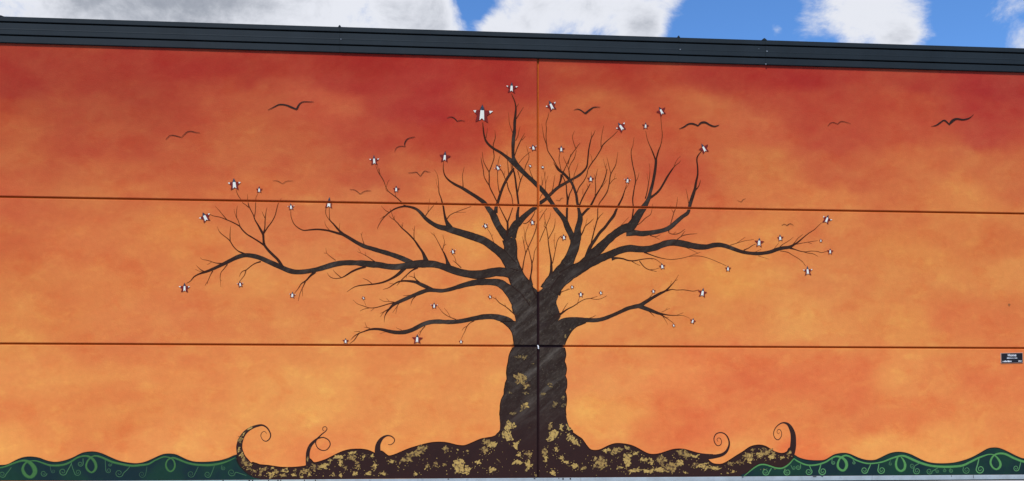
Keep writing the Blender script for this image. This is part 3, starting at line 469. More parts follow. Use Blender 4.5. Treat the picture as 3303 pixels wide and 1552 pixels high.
# wall panels: the sunset is brushed on in wall coordinates
cp = np.array([[int(q) for q in p.split(',')] for p in SKY_PAINT.split()], float)
def sunset(u, z):
    wu = u+1.5*fbm(u*.55+3, z*.8+1, 4); wz = z+.95*fbm(u*.6+31, z*.9+12, 5, .6)
    d = ((wu[:, None]-cp[None, :, 0]/100)/1.15)**2+((wz[:, None]-cp[None, :, 1]/100)/.62)**2
    w = 1/(d+.06)**1.9; w /= w.sum(1, keepdims=True)
    c = w@cp[:, 2:]
    t = fbm(u*.9+7, z*1.5+2, 6, .62)          # streaky wash of thicker and thinner paint
    t2 = fbm(u*2.4+40, z*4.2+8, 5, .6)
    c = c+np.stack([17*t+5*t2, 44*t+13*t2, 20*t+8*t2], 1)+np.array([2.5, 1.5, 1.5])*np.exp(-((z-4.8)/2)**2)[:, None]
    return np.clip(c, 20, 250)
def wall_material():
    m = material('mural_paint', attr='Col', rough=.85, spec=.06, mottle=.05, scale=9, bump=.35, bscale=38)
    n, l = m.node_tree.nodes, m.node_tree.links; b = n['Principled BSDF']; src = b.inputs['Base Color'].links[0].from_socket
    g = n.new('ShaderNodeNewGeometry'); w = n.new('ShaderNodeTexNoise'); w.inputs['Scale'].default_value = 1.3; l.new(g.outputs['Position'], w.inputs['Vector'])
    add = n.new('ShaderNodeVectorMath'); add.operation = 'MULTIPLY_ADD'; l.new(w.outputs['Color'], add.inputs[0]); add.inputs[1].default_value = (.3, 0, .3); l.new(g.outputs['Position'], add.inputs[2])
    def dabs(scale, stretch, lo, hi, col_, fac):
        nonlocal src
        mp = n.new('ShaderNodeMapping'); mp.inputs['Scale'].default_value = stretch; l.new(add.outputs[0], mp.inputs['Vector'])
        t = n.new('ShaderNodeTexNoise'); t.inputs['Scale'].default_value = scale; t.inputs['Detail'].default_value = 7; t.inputs['Roughness'].default_value = .68; t.inputs['Distortion'].default_value = .15
        l.new(mp.outputs[0], t.inputs['Vector']); r = n.new('ShaderNodeMapRange'); r.interpolation_type = 'SMOOTHSTEP'; l.new(t.outputs[0], r.inputs[0])
        r.inputs[1].default_value, r.inputs[2].default_value, r.inputs[3].default_value, r.inputs[4].default_value = lo, hi, 0, fac
        q = n.new('ShaderNodeMixRGB'); q.blend_type = 'MULTIPLY'; l.new(r.outputs[0], q.inputs[0]); l.new(src, q.inputs[1]); q.inputs[2].default_value = (*col_, 1); src = q.outputs[0]
    dabs(2.3, (.8, 1, 1.4), .50, .66, (1.05, 1.20, 1.12), .75)
    dabs(1.7, (.9, 1, 1.3), .50, .66, (.97, .83, .82), .75)
    dabs(7.0, (.7, 1, 1.5), .52, .72, (1.05, 1.14, 1.12), .5)
    dabs(26., (.5, 1, 1.6), .50, .75, (1.06, 1.10, 1.10), .45)
    l.new(src, b.inputs['Base Color']); return m
m_wall = wall_material()
def axis(a, b, step):
    n = max(2, int(round((b-a)/step))); return np.concatenate([[a, a+CH], np.linspace(a+CH, b-CH, n)[1:-1], [b-CH, b]])
def panel(u0, u1, z0, z1):
    us, zs = axis(u0, u1, .07), axis(z0, z1, .055)
    nu, nz = len(us), len(zs)
    UU, ZZ = np.meshgrid(us, zs, indexing='ij'); Y = np.zeros_like(UU)
    Y[0, :] = Y[-1, :] = CH; Y[:, 0] = Y[:, -1] = CH
    u, z, y = UU.ravel(), ZZ.ravel(), Y.ravel()
    c = lin(sunset(u, z))/LIGHT
    dark = (((np.abs(z-J2) < .05) & (u > 1.34) & (u < 2.28)) | ((np.abs(u-VJ) < .05) & (z < CROTCH)))
    c[dark] = paint(42, 28, 34)
    v = np.stack([u, y, z], 1)
    q = np.arange(nu*nz).reshape(nu, nz)
    f = np.stack([q[:-1, :-1], q[1:, :-1], q[1:, 1:], q[:-1, 1:]], -1).reshape(-1, 4).tolist()
    ring = list(q[:, 0])+list(q[-1, 1:])+list(q[-2::-1, -1])+list(q[0, -2:0:-1])
    k = len(v); back = v[ring].copy(); back[:, 1] = .16
    f += [[ring[(i+1) % len(ring)], ring[i], k+i, k+(i+1) % len(ring)] for i in range(len(ring))]
    v = np.vstack([v, back]); c = np.vstack([c, c[ring]])
    c = np.hstack([np.clip(c, 0, .9), np.ones((len(c), 1))])
    return mesh_obj('wall_panel', v.tolist(), f, m_wall, building, c)
for a, b in ((U0, VJ-GAP), (VJ+GAP, U1)):
    for z0, z1 in ((Z0, J2-GAP), (J2+GAP, J1-GAP), (J1+GAP, 8.10)): panel(a, b, z0, z1)
# sealant at the bottom of the joints
m_seal = material('orange_sealant', paint(158, 72, 16), .7, mottle=.12, scale=12)
m_seal_v = material('pale_orange_sealant', paint(178, 86, 32), .7, mottle=.12, scale=12)
m_seal_dark = material('black_sealant', paint(38, 20, 26), .5, mottle=.2, scale=12)
def seal(a, b, m): MB().box((a[0], .028, a[1]), (b[0], .10, b[1])).build('joint_seal', m, building)
seal((U0, J1-GAP-.01), (U1, J1+GAP+.01), m_seal)
seal((U0, J2-GAP-.01), (1.338, J2+GAP+.01), m_seal); seal((1.338, J2-GAP-.01), (2.282, J2+GAP+.01), m_seal_dark); seal((2.282, J2-GAP-.01), (U1, J2+GAP+.01), m_seal)
for z0, z1, m in ((J1+GAP+.01, 8.1, m_seal_v), (CROTCH-.04, J1-GAP-.01, m_seal_v), (J2+GAP+.01, CROTCH-.04, m_seal_dark), (Z0, J2-GAP-.01, m_seal_dark)):
    seal((VJ-GAP-.01, z0), (VJ+GAP+.01, z1), m)

# ------------------------------------------------------------------ painted figures: thin sheets of paint on the panels
def clip_joints(me):
    bm = bmesh.new(); bm.from_mesh(me); e = GAP+CH*.75
    cuts = [((0, 0, zz), (0, 0, 1)) for j in (J1, J2) for zz in (j-e, j+e)]+[((uu, 0, 0), (1, 0, 0)) for uu in (VJ-e, VJ+e)]+[((0, 0, Z0+.004), (0, 0, 1))]
    xs = [v.co.x for v in bm.verts]; zs = [v.co.z for v in bm.verts]
    for co, no in cuts:
        if no[2] and not (min(zs) < co[2] < max(zs)): continue
        if no[0] and not (min(xs) < co[0] < max(xs)): continue
        bmesh.ops.bisect_plane(bm, geom=bm.verts[:]+bm.edges[:]+bm.faces[:], plane_co=co, plane_no=no, dist=1e-5)
    kill = []
    for f in bm.faces:
        c = f.calc_center_median()
        if abs(c.z-J1) < e-1e-4 or abs(c.z-J2) < e-1e-4 or abs(c.x-VJ) < e-1e-4 or c.z < Z0+.004: kill.append(f)
    bmesh.ops.delete(bm, geom=kill, context='FACES'); bm.to_mesh(me); bm.free(); me.update()
def nums(s): return [tuple(int(q) for q in p.split(',')) for p in s.split()]
def smooth_path(pts, step=.03):
    P = np.array(pts, float)/1000; P = np.vstack([2*P[0]-P[1], P, 2*P[-1]-P[-2]]); out = []
    for i in range(1, len(P)-2):
        n = max(2, min(9, int(np.hypot(*(P[i+1]-P[i])[:2])/step)))
        for k in range(n):
            t = k/n
            out.append(.5*(2*P[i]+(-P[i-1]+P[i+1])*t+(2*P[i-1]-5*P[i]+4*P[i+1]-P[i+2])*t*t+(-P[i-1]+3*P[i]-3*P[i+1]+P[i+2])*t**3))
    out.append(P[-2]); return np.array(out)
BARK, EDGE, TWIG, THIN = (np.array(paint(*c)) for c in ((47, 38, 37), (38, 20, 17), (60, 31, 24), (112, 58, 32)))
def ribbon(mb, pts, y, colour='bark', jitter=0, step=.03):
    P = smooth_path(pts, step); T = np.gradient(P[:, :2], axis=0); T /= np.maximum(np.hypot(T[:, 0], T[:, 1]), 1e-9)[:, None]
    N = np.stack([-T[:, 1], T[:, 0]], 1); W = np.maximum(P[:, 2], .003)
    if jitter: W = W*(1+jitter*2*fbm(np.arange(len(W))*.35+P[0, 0]*9, np.zeros(len(W))+P[0, 1]*7, 3))
    vs = (-1, -.78, -.3, .3, .78, 1) if W.max() > .028 else (-1, 0, 1)
    v, c = [], []
    for i in range(len(P)):
        for s in vs:
            q = P[i, :2]+N[i]*s*W[i]/2; v.append((q[0], y-.0001*i/len(P), q[1]))
            if colour == 'bark':
                w = W[i]
                if w > .03:
                    k = min(1, (w-.03)/.05); mid_ = BARK*k+TWIG*(1-k)
                    rgb = EDGE if abs(s) == 1 else (mid_ if abs(s) < .9 else mid_)
                    al = k*(.55 if w < .22 else 1) if abs(s) < .9 else 0
                else:
                    k = min(1, max(0, (w-.006)/.018)); rgb = TWIG*k+THIN*(1-k); al = 0
                c.append((*rgb, al))
            elif colour == 'edge': c.append((*(EDGE*.8), 0))
            else: c.append((*colour, 1))
    n = len(vs); f = [(i*n+k, i*n+k+1, (i+1)*n+k+1, (i+1)*n+k) for i in range(len(P)-1) for k in range(n-1)]
    mb.add(v, f, c)
def sheet(mb, pts, y, rgba):
    v = [(p[0], y, p[1]) for p in pts]
    t = tessellate_polygon([[Vector((p[0], p[1], 0)) for p in pts]])
    mb.add(v, [tuple(q) for q in t], [rgba]*len(v))
def smooth_poly(pts, n=3):
    P = np.array(pts, float)/1000; out = []; m = len(P)
    for i in range(m):
        a, b, c, d = P[i-1], P[i], P[(i+1) % m], P[(i+2) % m]
        if np.hypot(*(c-b)) > 1.2: out.append(b); continue
        for k in range(n):
            t = k/n; out.append(b*(1-t)+c*t+.0625*4*t*(1-t)*(b-a+c-d))
    return np.array(out)
def finish(mb, name, mat, parent):
    o = mb.build(name, mat, parent); clip_joints(o.data); return o

# bark paint: aubergine at the roots, sponged grey higher up
def bark_material():
    m = bpy.data.materials.new('bark_paint'); m.use_nodes = True; n, l = m.node_tree.nodes, m.node_tree.links
    b = n['Principled BSDF']; b.inputs['Roughness'].default_value = .85; b.inputs['Specular IOR Level'].default_value = .06
    g = n.new('ShaderNodeNewGeometry'); a = n.new('ShaderNodeAttribute'); a.attribute_name = 'Col'
    mr0 = n.new('ShaderNodeMapping'); mr0.inputs['Rotation'].default_value = (0, R(40), 0); l.new(g.outputs['Position'], mr0.inputs['Vector'])
    mp = n.new('ShaderNodeMapping'); mp.inputs['Scale'].default_value = (.62, 1, 1.25)
    l.new(mr0.outputs[0], mp.inputs['Vector'])
    sx = n.new('ShaderNodeSeparateXYZ'); l.new(g.outputs['Position'], sx.inputs[0])
    hr = n.new('ShaderNodeMapRange'); hr.interpolation_type = 'SMOOTHSTEP'; l.new(sx.outputs[2], hr.inputs[0])
    hr.inputs[1].default_value, hr.inputs[2].default_value = .55, 2.1
    def noise(scale, detail, rough, vec, lo, hi, to=(0, 1)):
        t = n.new('ShaderNodeTexNoise'); t.inputs['Scale'].default_value = scale; t.inputs['Detail'].default_value = detail; t.inputs['Roughness'].default_value = rough
        l.new(vec, t.inputs['Vector']); r = n.new('ShaderNodeMapRange'); r.interpolation_type = 'SMOOTHSTEP'; l.new(t.outputs[0], r.inputs[0])
        r.inputs[1].default_value, r.inputs[2].default_value, r.inputs[3].default_value, r.inputs[4].default_value = lo, hi, *to; return r.outputs[0]
    def mul(x, y):
        q = n.new('ShaderNodeMath'); q.operation = 'MULTIPLY'; l.new(x, q.inputs[0])
        if isinstance(y, float): q.inputs[1].default_value = y
        else: l.new(y, q.inputs[1])
        return q.outputs[0]
    def mix(f, c0, c1):
        q = n.new('ShaderNodeMixRGB'); l.new(f, q.inputs[0]); l.new(c0, q.inputs[1])
        if isinstance(c1, tuple): q.inputs[2].default_value = (*c1, 1)
        else: l.new(c1, q.inputs[2])
        return q.outputs[0]
    amount = mul(hr.outputs[0], a.outputs['Alpha'])
    low = n.new('ShaderNodeMath'); low.operation = 'SUBTRACT'; low.inputs[0].default_value = 1; l.new(hr.outputs[0], low.inputs[1])
    c0 = mix(mul(low.outputs[0], a.outputs['Alpha']), a.outputs['Color'], paint(50, 34, 37))
    grey = mul(noise(6, 9, .74, mp.outputs[0], .40, .72), amount)
    c = mix(mul(grey, .5), c0, paint(90, 82, 82))
    md = n.new('ShaderNodeMapping'); md.inputs['Scale'].default_value = (.28, 1, 1.7); l.new(mr0.outputs[0], md.inputs['Vector'])
    streak = mul(noise(3.0, 5, .6, md.outputs[0], .50, .68), amount)
    c = mix(mul(streak, .40), c, paint(112, 106, 108))
    gloom = mul(noise(2.6, 5, .6, md.outputs[0], .56, .40), amount)
    c = mix(mul(gloom, .45), c, paint(40, 28, 30))
    fine = mul(noise(30, 5, .8, mp.outputs[0], .54, .72), amount)
    c = mix(mul(fine, .5), c, paint(132, 124, 116))
    gold = mul(noise(15, 6, .7, g.outputs['Position'], .62, .78), a.outputs['Alpha'])
    c = mix(mul(gold, .55), c, paint(150, 128, 92))
    shade = mul(noise(4, 5, .6, mp.outputs[0], .48, .75), .5)
    c = mix(shade, c, paint(42, 30, 34))
    l.new(c, b.inputs['Base Color']); return m
m_bark = bark_material()
tree = empty('painted_tree', building); tag(tree, 'bare dark tree painted over the joints of the wall, with gold flecked curling roots')
tp, rp = smooth_poly(nums(TRUNK)), smooth_poly(nums(ROOT))
ROOTC = (*BARK, 1.0)
mb = MB(); sheet(mb, rp, -.0012, ROOTC); root = finish(mb, 'roots', m_bark, tree)
mb = MB(); sheet(mb, tp, -.0016, (*BARK, 1.0)); trunk = finish(mb, 'trunk', m_bark, tree)
def outline(src, u0, u1, zmin, w, y, name, parent):
    run, runs = [], []
    P = [tuple(p) for p in src]+[tuple(src[0])]
    for a, b in zip(P[:-1], P[1:]):
        ok = a[1] > zmin and b[1] > zmin and np.hypot(a[0]-b[0], a[1]-b[1]) < .5 and not (abs(a[1]-b[1]) < .004 and abs(a[1]-.985) < .03 and 1.0 < a[0] < 2.6)
        if ok: run = run or [a]; run.append(b)
        else:
            runs.append(run); run = []
    for run in runs+[run]:
        if len(run) > 2:
            mb = MB(); ribbon(mb, [(x*1000, z*1000, w) for x, z in run], y, 'edge'); finish(mb, name, m_bark, parent)
outline(rp, 0, 0, .16, 16, -.0019, 'root_outline', tree)
outline([p for p in tp if p[1] < 3.05], 0, 0, 1.25, 14, -.0022, 'trunk_outline', tree)
for s in CURLS:
    mb = MB()
    for ln in s.split('\n'):
        lay, p = ln.split(':'); P = nums(p); ribbon(mb, P, -.0024-.0004*int(lay), tuple(np.array(paint(50, 33, 36))), .04, .015)
        for side in (-1, 1): pass
    finish(mb, 'root_curl', m_bark, tree)
for g, s in LIMBS.items():
    mb = MB()
    for ln in s.split('\n'):
        lay, p = ln.split(':'); P = nums(p); ribbon(mb, P, -.0026-.0004*int(lay), 'bark', .12 if max(q[2] for q in P) > 40 else .2)
    finish(mb, 'branch', m_bark, tree)

# gold leaf
m_gold = material('gold_leaf_paint', paint(176, 148, 94), .7, spec=.1, mottle=.3, scale=22, dark=paint(80, 62, 56), dthresh=(.50, .64), dscale=24)
m_gold_thin = material('thin_gold_paint', paint(128, 108, 74), .7, mottle=.3, scale=26, dark=paint(66, 54, 52), dthresh=(.44, .58), dscale=30)
m_gold_dull = material('dull_gold_paint', paint(152, 126, 82), .7, mottle=.35, scale=18, dark=paint(70, 52, 48), dthresh=(.44, .60), dscale=20)
rng = random.Random(11)
def ragged(cx, cz, rx, rz, rot, n=36, amp=.8):
    ph = rng.random()*100; a = np.linspace(0, 2*math.pi, n, endpoint=False)
    r = 1+amp*2.6*fbm(np.cos(a)*2.6+ph, np.sin(a)*2.6+ph*1.7, 4, .85); r = np.clip(r, .2, 1.7)
    x, z = np.cos(a)*r*rx, np.sin(a)*r*rz; c, s = math.cos(R(-rot)), math.sin(R(-rot))
    return [(cx+x[i]*c-z[i]*s, cz+x[i]*s+z[i]*c) for i in range(n)]
GY = -.0075
fleck = MB()
for i, (u, z, a, b, rot) in enumerate(nums(GOLD)):
    mb = MB(); u, z, a, b = u/1000, z/1000, a/1000, b/1000; k = 0; big = a*b > .0012
    sheet(mb, ragged(u, z, a*(.72 if big else .8), b*(.72 if big else .8), rot), GY-.00015*(i % 5), (1, 1, 1, 1))
    for _ in range(rng.randint(3, 6) if big else rng.randint(1, 2)):
        t, q = rng.random()*6.28, rng.uniform(.55, 1.05); s_ = rng.uniform(.18, .42)
        dx, dz = math.cos(t)*q*a, math.sin(t)*q*b; c, s = math.cos(R(-rot)), math.sin(R(-rot)); k += 1
        sheet(mb, ragged(u+dx*c-dz*s, z+dx*s+dz*c, max(a, b)*s_*1.25+.004, min(a, b)*s_*.7+.003, rng.choice((-55, -35, -20, 15, 40)), 18), GY-.0008-.00012*k-.00015*(i % 5), (1, 1, 1, 1))
    finish(mb, 'gold_patch', m_gold_thin if z > 1.15 and not (1.2 < u < 1.75 and a*b > .004) else (m_gold_dull if rng.random() < .4 else m_gold), tree)
    for _ in range(5):
        t, q = rng.random()*6.28, rng.uniform(1.1, 2.2); x, y_ = u+math.cos(t)*q*a, z+math.sin(t)*q*b
        if .16 < y_ < 1.0 and b > .02: fleck.add([(x+math.cos(w)*rng.uniform(.004, .013), GY-.0022, y_+math.sin(w)*rng.uniform(.004, .013)) for w in (0, 1.2, 2.4, 3.6, 5)], [(0, 1, 2, 3, 4)], [(1, 1, 1, 1)]*5)
def inside(p, poly):
    x, z = p; r = False; n = len(poly)
    for i in range(n):
        (x1, z1), (x2, z2) = poly[i], poly[i-1]
        if (z1 > z) != (z2 > z) and x < (x2-x1)*(z-z1)/(z2-z1)+x1: r = not r
    return r
keep = MB()
for k in range(len(fleck.v)//5):
    q = fleck.v[k*5:k*5+5]; c = np.mean(q, 0)
    if inside((c[0], c[2]), rp) and inside((c[0], c[2]+.05), rp): keep.add(q, [(0, 1, 2, 3, 4)], [(1, 1, 1, 1)]*5)
for _ in range(260):
    x, z_ = rng.uniform(-4.0, 6.9), rng.uniform(.14, .62)
    if inside((x, z_+.05), rp): s_ = rng.uniform(.003, .011); keep.add([(x+math.cos(w)*s_*rng.uniform(.5, 1.4), GY-.0024, z_+math.sin(w)*s_*rng.uniform(.5, 1.4)) for w in (0, 1.2, 2.4, 3.6, 5)], [(0, 1, 2, 3, 4)], [(1, 1, 1, 1)]*5)
tag(finish(keep, 'gold_flecks', m_gold, tree), kind='stuff')

# stars
m_maroon = material('maroon_star_paint', paint(116, 38, 42), .8, mottle=.2, scale=30)
m_white = material('white_star_paint', paint(222, 226, 236), .6, mottle=.06, scale=25)
m_blue = material('blue_star_paint', paint(62, 74, 98), .6, mottle=.25, scale=40, dark=paint(32, 32, 48), dthresh=(.52, .58), dscale=50)
for i, (u, z, r, ang, tips) in enumerate(nums(STARS)):
    u, z, r = u/1000, z/1000, r/1000*1.07; ca, sa = math.cos(R(ang)), math.sin(R(ang)); ra = random.Random(i)
    big = r > .15
    def loc(pts): return [(u+r*(x*ca+y*sa), z+r*(-x*sa+y*ca)) for x, y in pts]
    outer = [(math.cos(R(90+72*k)), math.sin(R(90+72*k))) for k in range(5)]; ir = ra.uniform(.40, .50); inner = [(ir*ra.uniform(.9, 1.1)*math.cos(R(126+72*k)), ir*math.sin(R(126+72*k))) for k in range(5)]
    outer = [(x*(1+ra.uniform(-.12, .12)), y*(1+ra.uniform(-.10, .10))) for x, y in outer]
    pts = [p for k in range(5) for p in (outer[k], inner[k])]
    Y = -.0115
    mb = MB(); sheet(mb, loc(pts), Y, (1, 1, 1, 1)); star = finish(mb, 'painted_star', m_maroon, building)
    tag(star, ('large ' if r > .15 else 'small ' if r < .06 else '')+'maroon star with blue tip and white stripe'+(', white side points' if tips else '')+', painted at a twig end')
    w = (.20 if r > .08 else .235)*ra.uniform(.85, 1.15)
    mb = MB(); sheet(mb, loc([(-w*.85, .36), (w*.85, .36), (w, -.1), (w*1.12, -.60), (0, -.38), (-w*1.15, -.60), (-w, -.1)]), Y-.0006, (1, 1, 1, 1)); finish(mb, 'white_stripe', m_white, star)
    mb = MB(); sheet(mb, loc([(-w*.95, .36), (-w*.6, .66), (outer[0][0]*.9, outer[0][1]*.97), (w*.6, .66), (w*.95, .36)]), Y-.0009, (1, 1, 1, 1)); finish(mb, 'blue_tip', m_blue, star)
    if tips:
        for k, (n0, n1) in ((1, (0, 1)), (4, (3, 4))):
            o_, f_ = outer[k], .48 if r > .1 else .38
            q = [o_]+[tuple(np.array(o_)*(1-f_*1.05)+np.array(inner[j])*f_*1.05) for j in (n0, n1)]
            mb = MB(); sheet(mb, loc(q), Y-.0007, (1, 1, 1, 1)); finish(mb, 'white_tip', m_white, star)
# birds
m_flat = material('figure_paint', attr='Col', rough=.6, mottle=.12, scale=25)
for i, s in enumerate(BIRDS.split('\n')):
    mb = MB()
    wmax = max(q[2] for part in s.split('|') for q in nums(part)); k = min(1, max(0, (wmax-8)/18))
    cc = tuple(np.array(paint(50, 34, 34))*k+np.array(paint(72, 34, 26))*(1-k))
    for j, part in enumerate(s.split('|')): ribbon(mb, [(a, b, c*.85) for a, b, c in nums(part)], -.0100-.0004*j, cc, .08, .012)
    finish(mb, 'painted_bird', m_flat, building)
# hills with vines
m_hill = material('hill_paint', paint(27, 58, 54), .8, mottle=.25, scale=3.2, dark=paint(24, 44, 54), dthresh=(.38, .6), dscale=1.6)
def hill(poly_s, vine_s, curl_s, label, tone):
    hp = smooth_poly(nums(poly_s)); mb = MB(); sheet(mb, hp, -.0088, (1, 1, 1, 1)); h = finish(mb, 'painted_hill', m_hill, building); tag(h, label)
    mb = MB(); run = [p for p in hp if p[1] > .16]
    br = [0]+[i for i in range(1, len(run)) if np.hypot(*(run[i]-run[i-1])) > .3]+[len(run)]
    for a, b in zip(br[:-1], br[1:]):
        if b-a > 3: ribbon(mb, [(x*1000, zz*1000, 18) for x, zz in run[a:b]], -.0091, paint(24, 34, 34))
    finish(mb, 'hill_outline', m_flat, h)
    for k, ln in enumerate(vine_s.split('\n')):
        mb = MB(); P = nums(ln); P = [(a, b, c*.80) for a, b, c in P]; P2 = [(a, b-4, int(c*1.35)) for a, b, c in P]
        ribbon(mb, P2, -.0094, paint(36, 78, 56), .05, .02)
        ribbon(mb, P, -.0102-.0007*k, paint(82*tone, 138*tone, 86*tone), .08, .02); finish(mb, 'vine', m_flat, h)
    for u, z, cu, cz, r, d, w in nums(curl_s):
        a0 = 0 if d > 0 else math.pi
        pts = [(u, z, w*.8), ((u+cu+r*math.cos(a0))/2, (z*.45+cz*.55), w)]
        for k in range(15):
            t = k/14; a = a0+(-d)*t*2*math.pi*1.55; rr = r*(1-.82*t); pts.append((cu+rr*math.cos(a), cz+rr*math.sin(a), max(3, w*(1-.55*t))))
        if abs(u-cu) < r*1.2 and abs(z-cz) < r*.3: pts = pts[2:]
        k = min(1, max(0, (w-8)/12)); mb = MB(); ribbon(mb, pts, -.0116, tuple(np.array(paint(86*tone, 140*tone, 98*tone))*k+np.array(paint(60, 98, 82))*(1-k)), .05, .012)
        finish(mb, 'vine_curl', m_flat, h)
hill(HILL_LEFT, VINE_LEFT, CURL_LEFT, 'dark green rolling hill with curling vine painted left of the roots', .78)
hill(HILL_RIGHT, VINE_RIGHT, CURL_RIGHT, 'dark green rolling hill with curling vine painted right of the roots', 1.0)
# a brown blemish on the paint
mb = MB(); sheet(mb, [(11.10+.024*math.cos(a)*(1+.3*math.sin(3*a)), 3.435+.03*math.sin(a)) for a in np.linspace(0, 6, 14)], -.002, (1, 1, 1, 1))
mb.build('paint_blemish', material('blemish', paint(150, 92, 60), mottle=.3, scale=80), building)

# ------------------------------------------------------------------ fascia, roof and the rest of the shell
m_fascia = material('slate_metal', paint(38, 46, 57), .6, spec=.10, mottle=.17, scale=1.4, bump=.04, bscale=5)
m_void = material('fascia_shadow_gap', (.012, .013, .018), .8, mottle=.1)
m_screw = material('screw_head', (.20, .22, .24), .4, mottle=.1)
fascia = empty('roof_fascia', building); tag(fascia, 'dark slate metal fascia with two grooves along the roof edge')
SEAMS = [U0-.15, -7.975, -1.902, 4.483, 6.170, U1+.15]
FY = -.045
BANDS = [(8.389, TOP, 0), (8.153, 8.361, 1), (8.006, 8.126, 0)]
for si, (a, b) in enumerate(zip(SEAMS[:-1], SEAMS[1:])):
    dy = .0018*((si % 2)*2-1)
    for z0, z1, ridge in BANDS:
        y = FY+dy; c = .006
        if ridge:
            zm = 8.246
            pts = [(y+.06, z0), (y+c, z0), (y, z0+c), (y, zm-.012), (y-.0025, zm-.004), (y-.0025, zm+.004), (y, zm+.012), (y, z1-c), (y+c, z1), (y+.06, z1)]
        else: pts = [(y+.06, z0), (y+c, z0), (y, z0+c), (y, z1-c), (y+c, z1), (y+.06, z1)]
        MB().profile(pts, a+.0015, b-.0015).build('fascia_board', m_fascia, fascia)
MB().box((U0-.14, FY+.05, 8.02), (U1+.14, FY+.075, TOP-.02)).build('fascia_backing', m_void, fascia)
for u, h, w in ((-7.94, .016, .06), (-1.905, .03, .028), (4.475, .032, .03), (6.150, .036, .055)):      # folded laps of the capping
    MB().add([(u-w, FY-.004, TOP-.002), (u+w, FY-.004, TOP-.002), (u-.008, FY-.004, TOP+h), (u+.008, FY-.004, TOP+h),
              (u-w, FY+.10, TOP-.002), (u+w, FY+.10, TOP-.002), (u-.008, FY+.10, TOP+h), (u+.008, FY+.10, TOP+h)],
             [(0, 1, 3, 2), (4, 6, 7, 5), (0, 2, 6, 4), (1, 5, 7, 3), (2, 3, 7, 6), (0, 4, 5, 1)]).build('capping_lap', m_fascia, fascia)
for u, z, r in ((4.505, 8.243, .011), (6.20, 8.258, .014), (6.178, 8.012, .012), (-1.88, 8.243, .010), (6.04, 8.30, .006)):
    a = [(math.cos(R(60*k))*r, math.sin(R(60*k))*r) for k in range(6)]
    MB().add([(u+x, FY-.012, z+q) for x, q in a]+[(u+x*1.2, FY-.002, z+q*1.2) for x, q in a], [tuple(range(6))]+[(k, k+6, (k+1) % 6+6, (k+1) % 6) for k in range(6)]).build('screw', m_screw, fascia)
m_grey = material('plain_render', (.42, .40, .37), .8, mottle=.12, scale=1.5)
m_roof = material('roof_membrane', (.32, .32, .31), .8, mottle=.12, scale=1.5)
MB().box((U0-.1, .02, 8.40), (U1+.1, 14.0, TOP-.012)).build('roof_deck', m_roof, building)
MB().box((U0, .17, .0), (U0+.2, 13.9, 8.39)).build('side_wall', m_grey, building)
MB().box((U1-.2, .17, .0), (U1, 13.9, 8.39)).build('side_wall', m_grey, building)
MB().box((U0+.2, 13.7, .0), (U1-.2, 13.9, 8.39)).build('back_wall', m_grey, building)
MB().box((U0+.2, .17, .0), (U1-.2, .22, 8.39)).build('inner_lining', m_seal_dark, building)

# whitewashed footing under the mural, with paint runs
m_foot = material('whitewashed_footing', (.35, .39, .40), .8, mottle=.2, scale=3.5, bump=.2, bscale=30, dark=(.24, .28, .31), dthresh=(.58, .78), dscale=7)
m_drip = material('black_paint_run', paint(30, 30, 38), .5, mottle=.2)
FS = [U0, -4.6, -1.35, 2.6, 5.72, 8.3, U1]; rnd = random.Random(4)
for i, (a, b) in enumerate(zip(FS[:-1], FS[1:])):
    y = -.024-.003*(i % 2); MB().profile([(.15, .0), (y, .012), (y, Z0-.008), (y+.006, Z0-.002), (.15, Z0-.002)], a+.002, b-.002).build('footing', m_foot, building)
for x, w, h in [(-4.02, .02, .07), (-3.55, .026, .09), (-3.49, .02, .08), (-3.2, .014, .06), (-3.03, .018, .08), (-2.98, .014, .06), (-2.55, .012, .07), (-2.35, .012, .04), (2.26, .022, .03), (2.40, .022, .03), (1.72, .03, .015), (.1, .025, .012), (2.18, .014, .012), (5.73, .03, .012), (7.15, .07, .014), (7.3, .04, .01), (9.9, .008, .03), (10.35, .007, .06)]:
    x0 = x-w/2; MB().box((x0, -.031, Z0-.003-h), (x0+w, -.0285, Z0-.004)).build('paint_run', m_drip, building)
# weep tube at the joint crossing
mb = MB(); path = [(1.784, .02, 2.592), (1.784, -.012, 2.594), (1.789, -.030, 2.586), (1.792, -.036, 2.565), (1.795, -.036, 2.535)]
for k, p in enumerate(path):
    for a in range(6): mb.v.append((p[0]+.012*math.cos(R(60*a)), p[1]+(.011*math.sin(R(60*a)) if k > 1 else 0), p[2]+(.011*math.sin(R(60*a)) if k <= 1 else .004*math.sin(R(60*a)))))
    if k: mb.f += [((k-1)*6+a, (k-1)*6+(a+1) % 6, k*6+(a+1) % 6, k*6+a) for a in range(6)]
mb.f.append(tuple(range(24, 30)))
mb.build('weep_tube', material('white_plastic', (.75, .74, .72), .45, mottle=.05), building)

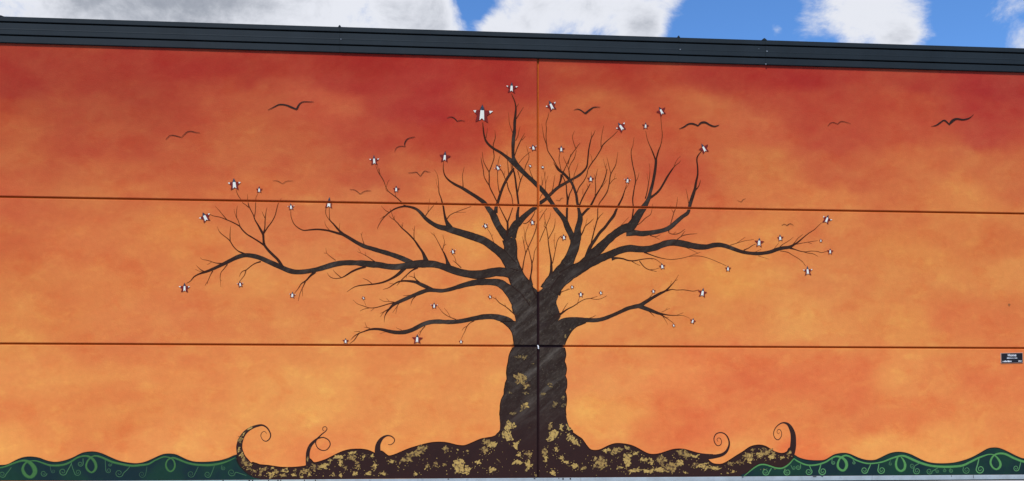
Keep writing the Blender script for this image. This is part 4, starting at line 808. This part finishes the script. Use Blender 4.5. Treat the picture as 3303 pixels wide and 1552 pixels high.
# ------------------------------------------------------------------ plaque
pl = empty('plaque', None, (11.146, -.012, 2.393)); tag(pl, 'small black plaque with white lettering at the right of the mural', 'plaque')
pl.rotation_euler = (0, R(-1.2), 0)
m_black = material('black_plaque', (.018, .018, .022), .35, mottle=.1); m_rim = material('pale_plaque_rim', (.55, .36, .27), .6, mottle=.05); m_text = material('white_lettering', (.82, .83, .84), .5, mottle=.02)
MB().box((-.226, -.004, -.101), (.226, .012, .101)).build('rim', m_rim, pl)
MB().box((-.218, -.0085, -.093), (.218, -.0045, .093)).build('plate', m_black, pl)
def text(body, size, x, z, align, bold=0):
    c = bpy.data.curves.new('lettering', 'FONT'); c.body = body; c.size = size; c.align_x = align; c.offset = bold; c.extrude = .0008
    t = bpy.data.objects.new('tmp', c); col.objects.link(t); dg = bpy.context.evaluated_depsgraph_get()
    me = bpy.data.meshes.new_from_object(t.evaluated_get(dg)); bpy.data.objects.remove(t)
    me.materials.clear(); me.materials.append(m_text); o = bpy.data.objects.new('lettering', me); col.objects.link(o)
    o.parent = pl; o.location = (x, -.0102, z); o.rotation_euler = (R(90), 0, 0); return o
text('Home', .070, 0, .032, 'CENTER', .0008)
text('2021', .040, .205, -.078, 'RIGHT', .0002)
def scribble(x0, x1, z, h, seed):            # lines of lettering too small to read
    q = random.Random(seed); mb = MB(); x = x0
    while x < x1:
        w = q.uniform(.003, .005); hh = h*q.choice((.65, .65, .7, 1)); mb.box((x, -.0104, z), (x+w, -.0090, z+hh))
        if q.random() < .6: mb.box((x+w, -.0103, z+hh*q.choice((0, .75))), (x+w+.005, -.0091, z+hh*q.choice((.9, 1))))
        x += w+q.uniform(.004, .009)
    mb.build('lettering', m_text, pl)
scribble(-.108, .104, -.012, .022, 3)
scribble(-.196, -.012, -.078, .034, 5)

# ------------------------------------------------------------------ ground
m_pave = material('pale_concrete', (.46, .45, .43), .85, mottle=.14, scale=1.2, bump=.2, bscale=40)
m_lot = material('worn_asphalt', (.17, .17, .17), .9, mottle=.2, scale=.6, bump=.3, bscale=50)
n = 24
tag(mesh_obj('ground', [(-900, -900, -.02), (900, -900, -.02), (900, 900, -.02), (-900, 900, -.02)], [(0, 1, 2, 3)], m_lot), kind='structure')
path = empty('pavement'); tag(path, kind='structure')
for i in range(-6, 9):
    for j in range(3):
        MB().box((i*2.4, -.06-(j+1)*2.0+.006, -.10), (i*2.4+2.388, -.06-j*2.0-.006, -.004-.0015*((i+j) % 2))).build('slab', m_pave, path)
